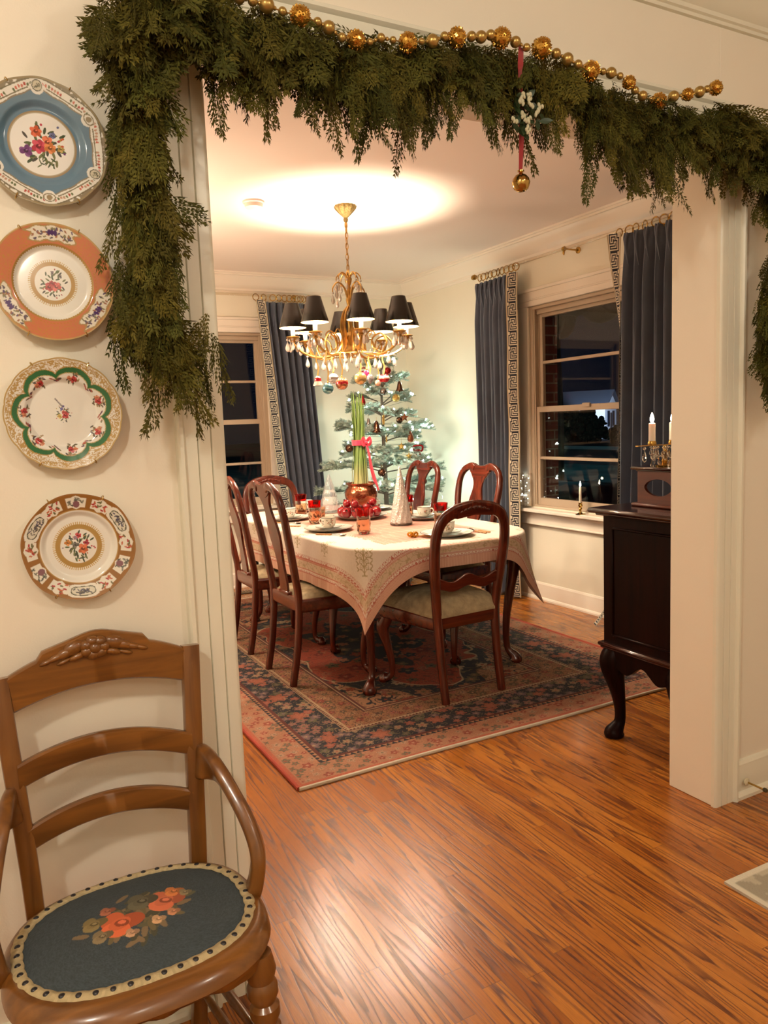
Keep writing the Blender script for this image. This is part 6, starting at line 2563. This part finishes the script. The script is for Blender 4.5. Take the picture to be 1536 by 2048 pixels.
for a_ in (('knot', 727, 742, 5.45, .030, RDO, 'dark red ornament at the top left of the frosted tree'), ('ball', 775, 742, 5.35, .030, RDO, 'dark red glass ball at the top of the frosted tree'),
           ('bell', 799, 772, 5.40, .040, DKO, 'dark bronze bell at the top right of the frosted tree'), ('ball', 767, 783, 5.40, .030, SVO, 'dark silver ball high on the trunk of the frosted tree'),
           ('ball', 792, 796, 5.42, .032, GDO, 'gold filigree ball below the bronze bell'), ('drop', 726, 801, 5.38, .034, RDO, 'red glass drop left of the trunk, above the stems'),
           ('star', 809, 835, 5.38, .036, BRO, 'rust coloured star on the right of the tree'), ('ball', 799, 840, 5.42, .028, DKO, 'dark bronze ball tucked behind the rust star'),
           ('tassel', 767, 838, 5.34, .036, GDO, 'gold tassel in front of the trunk'), ('bell', 753, 853, 5.36, .046, DKO, 'large dark bronze bell left of the trunk'),
           ('bell', 737, 842, 5.45, .026, SVO, 'small silver bell half hidden by the stems'), ('drop', 821, 873, 5.34, .044, BRO, 'rust red drop on the right side of the tree'),
           ('ball', 699, 897, 5.38, .032, DKO, 'dark bronze ball on the left branch tip'), ('knot', 836, 899, 5.36, .042, RDO, 'dark red bow on the right branch of the tree'),
           ('tassel', 773, 878, 5.33, .022, GDO, 'small gold tassel low on the trunk'), ('star', 803, 893, 5.32, .034, GDO, 'gold star among the middle right branches'), ('star', 818, 912, 5.32, .030, GDO, 'gold star below the middle right branches'),
           ('ball', 764, 945, 5.33, .034, DKO, 'dark bronze ball low on the trunk, left of the glass tree'), ('ball', 848, 962, 5.34, .026, DKO, 'small dark ball behind the far right chair')):
    tree_orn(*a_)

# ================================================================== chest on cabriole legs behind the doorway
EBM = wood('dark_mahogany', (.0045, .0014, .0012), (.012, .0028, .0018), .36, 1.0, 'Z', .0)
EBM.node_tree.nodes['Principled BSDF'].inputs['Specular IOR Level'].default_value = .07
EBX = wood('dark_mahogany_top', (.020, .0045, .003), (.045, .009, .005), .16, 1.0, 'X', .4)
SX0, SX1, SY0, SY1 = 2.278, 3.45, 1.935, 2.350
sb = thing('sideboard', 'tall dark mahogany chest on cabriole legs just inside the doorway', 'cabinet', ((SX0 + SX1) / 2, (SY0 + SY1) / 2, 0))
so_ = arr(sb.location)
mx_, my_ = (SX0 + SX1) / 2, (SY0 + SY1) / 2
g = G()
g.box(arr((mx_, my_, .685)) - so_, (SX1 - SX0, SY1 - SY0, .545), .004)
for x in (SX0, SX1):                                     # raised end panels
    s = -1 if x == SX0 else 1
    for (cy0, cz0, dy0, dz0) in ((my_, .455, SY1 - SY0 - .11, .010), (my_, .900, SY1 - SY0 - .11, .010), (SY0 + .055, .68, .010, .45), (SY1 - .055, .68, .010, .45)):
        g.box(arr((x + s * .002, cy0, cz0)) - so_, (.010, dy0, dz0), .003)
g.build('carcass', EBM, sb)
g = G()
g.box(arr((mx_, my_ + .012, .972)) - so_, (SX1 - SX0 + .095, SY1 - SY0 + .07, .020), .008)
g.box(arr((mx_, my_ + .006, .957)) - so_, (SX1 - SX0 + .05, SY1 - SY0 + .03, .012), .005)
g.build('top', EBX, sb)
g = G()
g.box(arr((mx_, my_ + .004, .408)) - so_, (SX1 - SX0 + .040, SY1 - SY0 + .030, .016), .006)
g.box(arr((mx_, my_ + .004, .395)) - so_, (SX1 - SX0 + .020, SY1 - SY0 + .015, .012), .004)
g.build('base_moulding', EBX, sb)
# shaped aprons
for (p0, p1, nrm_) in (((SX0 + .012, SY0 + .03), (SX0 + .012, SY1 - .03), (1, 0)), ((SX0 + .03, SY1 - .012), (SX1 - .03, SY1 - .012), (0, 1))):
    secs = []
    p0, p1, nv_ = arr(p0), arr(p1), arr(nrm_)
    for q in np.linspace(0, 1, 41):
        k = abs(2 * q - 1)
        zb = .345 - .07 * k ** 4 + .022 * math.cos(k * PI * 2.2) - .02
        p = p0 + (p1 - p0) * q
        secs.append([(*(p - nv_ * .010), zb), (*(p - nv_ * .010), .39), (*(p + nv_ * .010), .39), (*(p + nv_ * .010), zb)])
    G().xf(lambda v: v).loft([arr(q) - so_ for q in secs]).build('apron', EBM, sb)
for i in range(3):                                       # drawers on the front
    z0 = .44 + i * .175
    for xx in ((SX0 + mx_) / 2, (SX1 + mx_) / 2):
        d_ = G().box(arr((xx, SY1 + .006, z0 + .075)) - so_, ((SX1 - SX0) / 2 - .05, .018, .155), .006).build('drawer', EBM, sb)
        for s in (-1, 1):
            G().tube(bez([(xx + s * .12 - .035, SY1 + .014, z0 + .08), (xx + s * .12 - .03, SY1 + .035, z0 + .07), (xx + s * .12 + .03, SY1 + .035, z0 + .07), (xx + s * .12 + .035, SY1 + .014, z0 + .08)], 12) - so_, .004, 8).build('drawer_pull', BRS, d_)
for x, y, dx, dy in ((SX0 + .045, SY1 - .030, -1, .35), (SX0 + .045, SY0 + .045, -1, -.35), (SX1 - .045, SY1 - .030, 1, .35), (SX1 - .045, SY0 + .045, 1, -.35)):
    pr = [(.400, -.004, .040), (.372, .006, .049), (.335, .018, .054), (.29, .016, .047), (.22, .000, .034), (.15, -.012, .0255), (.095, -.016, .0225), (.062, -.012, .024), (.040, .000, .031), (.022, .010, .040), (.012, .012, .042), (.004, .011, .038), (0, .011, .035)]
    q = bez([(o_, z, r) for z, o_, r in pr], 40)
    l_ = math.hypot(dx, dy)
    P = [(x + dx / l_ * o_, y + dy / l_ * o_, max(0, z)) for o_, z, r in q]
    G().tube(arr(P) - so_, [r for o_, z, r in q], 18, up=(0, 1, 0)).build('leg', EBM, sb)

# ---------------------------------------------------------------- pierced stand on the chest
BOXW = wood('red_mahogany', (.06, .010, .004), (.12, .022, .007), .34, 1.2, 'Y', .0)
KX, KY, KZ = 2.415, 2.285, .982
bs = thing('pierced_stand', 'small mahogany stand with oval cut out standing on the chest', 'stand', (KX + .15, KY - .11, KZ))
bo_ = arr((KX + .15, KY - .11, KZ))
KD, KH_, KW = .235, .145, .30


def pierced(x):
    """end board in the plane x with a pointed oval hole"""
    n = 48
    an = np.arange(n) * 2 * PI / n
    cy_, cz_ = KY - KD / 2 + .012, KZ + .080
    hole = np.stack([cy_ + .070 * np.sign(np.cos(an)) * np.abs(np.cos(an)) ** 1.0, cz_ + .034 * np.sign(np.sin(an)) * np.abs(np.sin(an)) ** 1.15], 1)
    out = []
    for a_ in an:
        ca, sa = math.cos(a_), math.sin(a_)
        y0, y1, z0, z1 = KY - KD - cy_, KY - cy_, KZ + .012 - cz_, KZ + KH_ - cz_
        t1 = (y1 / ca) if ca > 1e-6 else (y0 / ca) if ca < -1e-6 else 9
        t2 = (z1 / sa) if sa > 1e-6 else (z0 / sa) if sa < -1e-6 else 9
        tt = min(t1, t2)
        out.append((cy_ + tt * ca, cz_ + tt * sa))
    out = arr(out)
    for (yy, zz) in ((KY, KZ + KH_), (KY - KD, KZ + KH_), (KY - KD, KZ + .012), (KY, KZ + .012)):
        i = np.argmin(np.hypot(out[:, 0] - yy, out[:, 1] - zz))
        out[i] = (yy, zz)
    th_ = .007
    secs = []
    for k in range(n):
        secs.append([(x - th_, *hole[k]), (x - th_, *out[k]), (x + th_, *out[k]), (x + th_, *hole[k])])
    return G().loft([arr(q) - bo_ for q in secs], False, True)


pierced(KX).build('end_board', BOXW, bs, ang=30)
pierced(KX + KW).build('end_board', BOXW, bs, ang=30)
g = G()
g.box(arr((KX + KW / 2, KY - KD / 2, KZ + .007)) - bo_, (KW + .05, KD + .045, .014), .005)
g.build('plinth', BOXW, bs)
g = G()
g.box(arr((KX + KW / 2, KY - KD / 2, KZ + KH_ + .012)) - bo_, (KW + .055, KD + .05, .012), .005)
g.box(arr((KX + KW / 2, KY - KD / 2, KZ + KH_ + .003)) - bo_, (KW + .02, KD + .02, .010), .004)
g.build('top', EBX, bs)

# ---------------------------------------------------------------- candelabrum on the stand
VX, VY, VZ = 2.475, 2.205, KZ + KH_ + .0185
cb = thing('candelabrum', 'crystal hung candelabrum with two glowing candles on the pierced stand', 'candelabra', (VX, VY, VZ))
G().lathe([(.001, 0), (.036, 0), (.037, .004), (.022, .008), (.010, .012), (.013, .02), (.008, .03), (.012, .045), (.016, .052), (.008, .060), (.006, .085), (.001, .088)], 28).build('base', BRS, cb)
g = G()
g.bar([(-.135, .02, .0855), (.135, -.02, .0855)], (0, 0, 1), .016, .004, 10)
g.build('cross_arm', ABR, cb)
WAX = mat('candle_wax', (.80, .70, .58), .45)
WAX.node_tree.nodes['Principled BSDF'].inputs['Subsurface Weight'].default_value = .15
FLM = mat('flame_bulb', (1, .9, .7), .4, emit=(1, .86, .66), estr=45)
for k, (dx, dy) in enumerate(((-.062, .009), (.040, -.004))):
    cd = G().lathe([(.001, .088), (.016, .088), (.0175, .094), (.014, .104), (.001, .105)], 18, (dx, dy, 0)).build('candle_cup', BRS, cb)
    G().lathe([(.0135, .104), (.0130, .135), (.0132, .172), (.008, .176), (.001, .177)], 18, (dx, dy, 0)).build('candle', WAX, cd)
    G().lathe([(.001, .176), (.0065, .181), (.0085, .190), (.006, .203), (.001, .216)], 14, (dx, dy, 0)).build('flame', FLM, cd)
    lamp('candle_light', (VX + dx, VY + dy, VZ + .235), .5, (1, .78, .55), .01)
rr = np.random.default_rng(6)
c0 = crystal(.95).build('crystal_drop', CRY, cb, smooth=False)
c0.location = (-.098, .014, .083)
for k in range(22):
    o = c0.copy()
    COL.objects.link(o)
    an = k * 2.399
    q = .018 + .030 * math.sqrt((k + .5) / 22)
    o.location = (-.012 + q * math.cos(an) * 1.2, q * math.sin(an), .083 - .035 * (k % 3 == 0))
    o.scale = (.62 + .25 * (k % 2),) * 3

# ---------------------------------------------------------------- candle and vase on the sill
cs = thing('candlestick', 'brass candlestick with a lit white taper on the window sill', 'candle', (3.640, 3.965, WZ0 - .0075))
G().lathe([(.001, 0), (.034, 0), (.035, .003), (.020, .006), (.010, .012), (.007, .02), (.0085, .03), (.013, .037), (.009, .045), (.012, .052), (.016, .058), (.0165, .062), (.012, .066), (.013, .078), (.0105, .080), (.001, .074)], 26).build('stick', BRASS, cs)
tp = G().lathe([(.0095, .072), (.0088, .12), (.0080, .185), (.005, .189), (.001, .189)], 16).build('taper', WAX, cs)
G().lathe([(.001, .189), (.0045, .195), (.0058, .202), (.004, .213), (.0008, .226)], 12).build('flame', FLM, cs)
lamp('candle_light', (3.615, 3.965, WZ0 + .225), .25, (1, .75, .45), .008)
vz = thing('glass_vase', 'tall clear glass vase with tiny lights at the left end of the sill', 'vase', (3.645, 4.565, WZ0 - .0075))
G().lathe([(.001, 0), (.052, 0), (.054, .01), (.050, .13), (.056, .26), (.054, .26), (.048, .13), (.050, .014), (.001, .010)], 32).build('glass_body', clear('vase_glass', (.97, .94, .90), gloss=.05), vz)
rr = np.random.default_rng(2)
f0 = G().ball((0, 0, 0), .0028, 8, 6).build('tiny_light', FL, vz)
pts = []
for k in range(12):
    an = k * 2.4
    pts.append((.030 * math.cos(an), .030 * math.sin(an), .03 + k * .019))
    o = f0 if k == 0 else f0.copy()
    if k:
        COL.objects.link(o)
    o.location = pts[-1]
G().tube(bez(pts, 80), .0007, 4).build('wire', BRS, vz)
# floor register by the far wall
fr_ = thing('floor_register', 'small dark metal floor register by the back wall', 'vent', (1.86, 6.12, 0))
g = G()
g.box((0, 0, .003), (.30, .11, .006), .002)
g.build('frame', mat('register_bronze', (.05, .025, .015), .4, metal=.6), fr_)
g = G()
for k in range(12):
    g.box((-.12 + k * .0218, 0, .007), (.004, .08, .004), .001)
g.build('louvre', BRS, fr_)

# ================================================================== outside the window at night


def atx(px, py, X):
    d = ((px - 768) / 1538.08) * rt - ((py - 1024) / 1538.08) * up + fw
    return arr([0, 0, H]) + d * (X / d[0])


LAWN = mat('night_lawn', (.018, .055, .05), .95, var=.5, vscale=.8)
g = G()
g.box((55, 30, -.5), (102, 120, .06), 0)
tag(g.build('ground_lawn', LAWN), kind='structure')
ROAD = mat('asphalt', (.018, .024, .028), .8)
q = atx(1150, 905, 24)
g = G().box((24, 26, -.462), (7, 90, .016), 0)
tag(g.build('ground_road', ROAD), kind='structure')
STREAK = mat('pale_streak', (.55, .55, .5), .7)
kb = G().box((0, 0, .09), (.25, 14, .18), .02).build('streak', STREAK)  # added pale strip, stands in for a bright streak of light along the road
kb.location = (29.5, 31.5, -.47)
tag(kb, 'pale kerb across the dark street seen through the window', 'streak')
hp = atx(1222, 880, 46)
hx, hy = hp[0], hp[1]
hs = thing('house', 'white gabled house front lit at night, seen through the window', 'house', (hx, hy, -.47), -.95 + PI / 2)
HW = mat('white_siding', (.75, .75, .78), .7)
g = G()
g.add([(-2.6, 0, 0), (2.6, 0, 0), (2.6, 0, 2.7), (0, 0, 3.7), (-2.6, 0, 2.7), (-2.6, 6, 0), (2.6, 6, 0), (2.6, 6, 2.7), (0, 6, 3.7), (-2.6, 6, 2.7)], [(0, 1, 2, 3, 4), (5, 6, 7, 8, 9), (0, 1, 6, 5), (1, 2, 7, 6), (2, 3, 8, 7), (3, 4, 9, 8), (4, 0, 5, 9)])
g.build('walls', HW, hs, smooth=False)
g = G()
for s in (-1, 1):
    g.loft([[(s * 3.0, y, 2.55), (0, y, 3.72), (0, y, 3.84), (s * 3.0, y, 2.67)] for y in (-.3, 6.2)])
g.build('roof', mat('slate_roof', (.05, .055, .07), .8), hs, smooth=False)
for x in (-1.2, 1.0):
    f_ = G().box((x, -.03, 1.55), (.85, .06, 1.2), .01).build('house_window', mat('dark_glazing', (.02, .025, .04), .2), hs)
G().box((-.1, -.03, 1.0), (.8, .06, 2.0), .01).build('door', mat('house_door_paint', (.06, .05, .05), .5), hs)
BUSH = mat('night_shrub', (.014, .036, .018), .9, var=.5, vscale=6, bump=1, bscale=5)
for k, (a, b, X, r) in enumerate(((1160, 868, 38, 1.5), (1184, 872, 37, 1.2), (1240, 884, 36, .8), (1136, 862, 40, 1.6))):
    p = atx(a, b, X)
    g = G()
    rr = np.random.default_rng(k)
    for j in range(150):
        d = rr.normal(size=3)
        d /= np.linalg.norm(d)
        g.ball(d * r * rr.uniform(.5, .95) * arr([1, 1, .8]) + arr([0, 0, r * .75]), r * rr.uniform(.10, .22), 7, 5, tuple(rr.uniform(.6, 1.4, 3)))
    o = g.build('shrub', BUSH, None, ang=0)
    o.location = (p[0], p[1], -.5)
    tag(o, ['dark shrub left of centre of the lit house front', 'shrub directly before the left corner of the lit house', 'shrub before the right side of the lit house', 'dark shrub farthest left across the street'][k], 'shrub')
p = atx(1120, 870, 15)
tg = thing('tree', 'dark tree trunk outside the window, dim against the night', 'tree', (p[0], p[1], -.5))
g = G()
g.tube(bez([(0, 0, 0), (.05, .03, 2), (-.05, 0, 4.5), (.1, 0, 7)], 16), np.linspace(.11, .06, 16), 10)
g.build('trunk', BARK, tg)
g = G()
rr = np.random.default_rng(12)
for j in range(60):
    d = rr.normal(size=3)
    d /= np.linalg.norm(d)
    g.ball(d * 2.2 + arr([0, 0, 6.6]), rr.uniform(.4, .8), 8, 6)
g.build('crown', mat('night_leaves', (.012, .018, .012), .95), tg, ang=0)
l = lamp('street_light', tuple(arr((hx - 7, hy - 9, 5.))), 9000, (.55, .72, 1.0), .3, 'SPOT', spot_size=.75, spot_blend=.5)
l.rotation_euler = Vector((7, 9, -3.2)).to_track_quat('-Z', 'Y').to_euler()
l = lamp('street_light', (15, 21, 7), 900, (.22, .68, .85), .3)
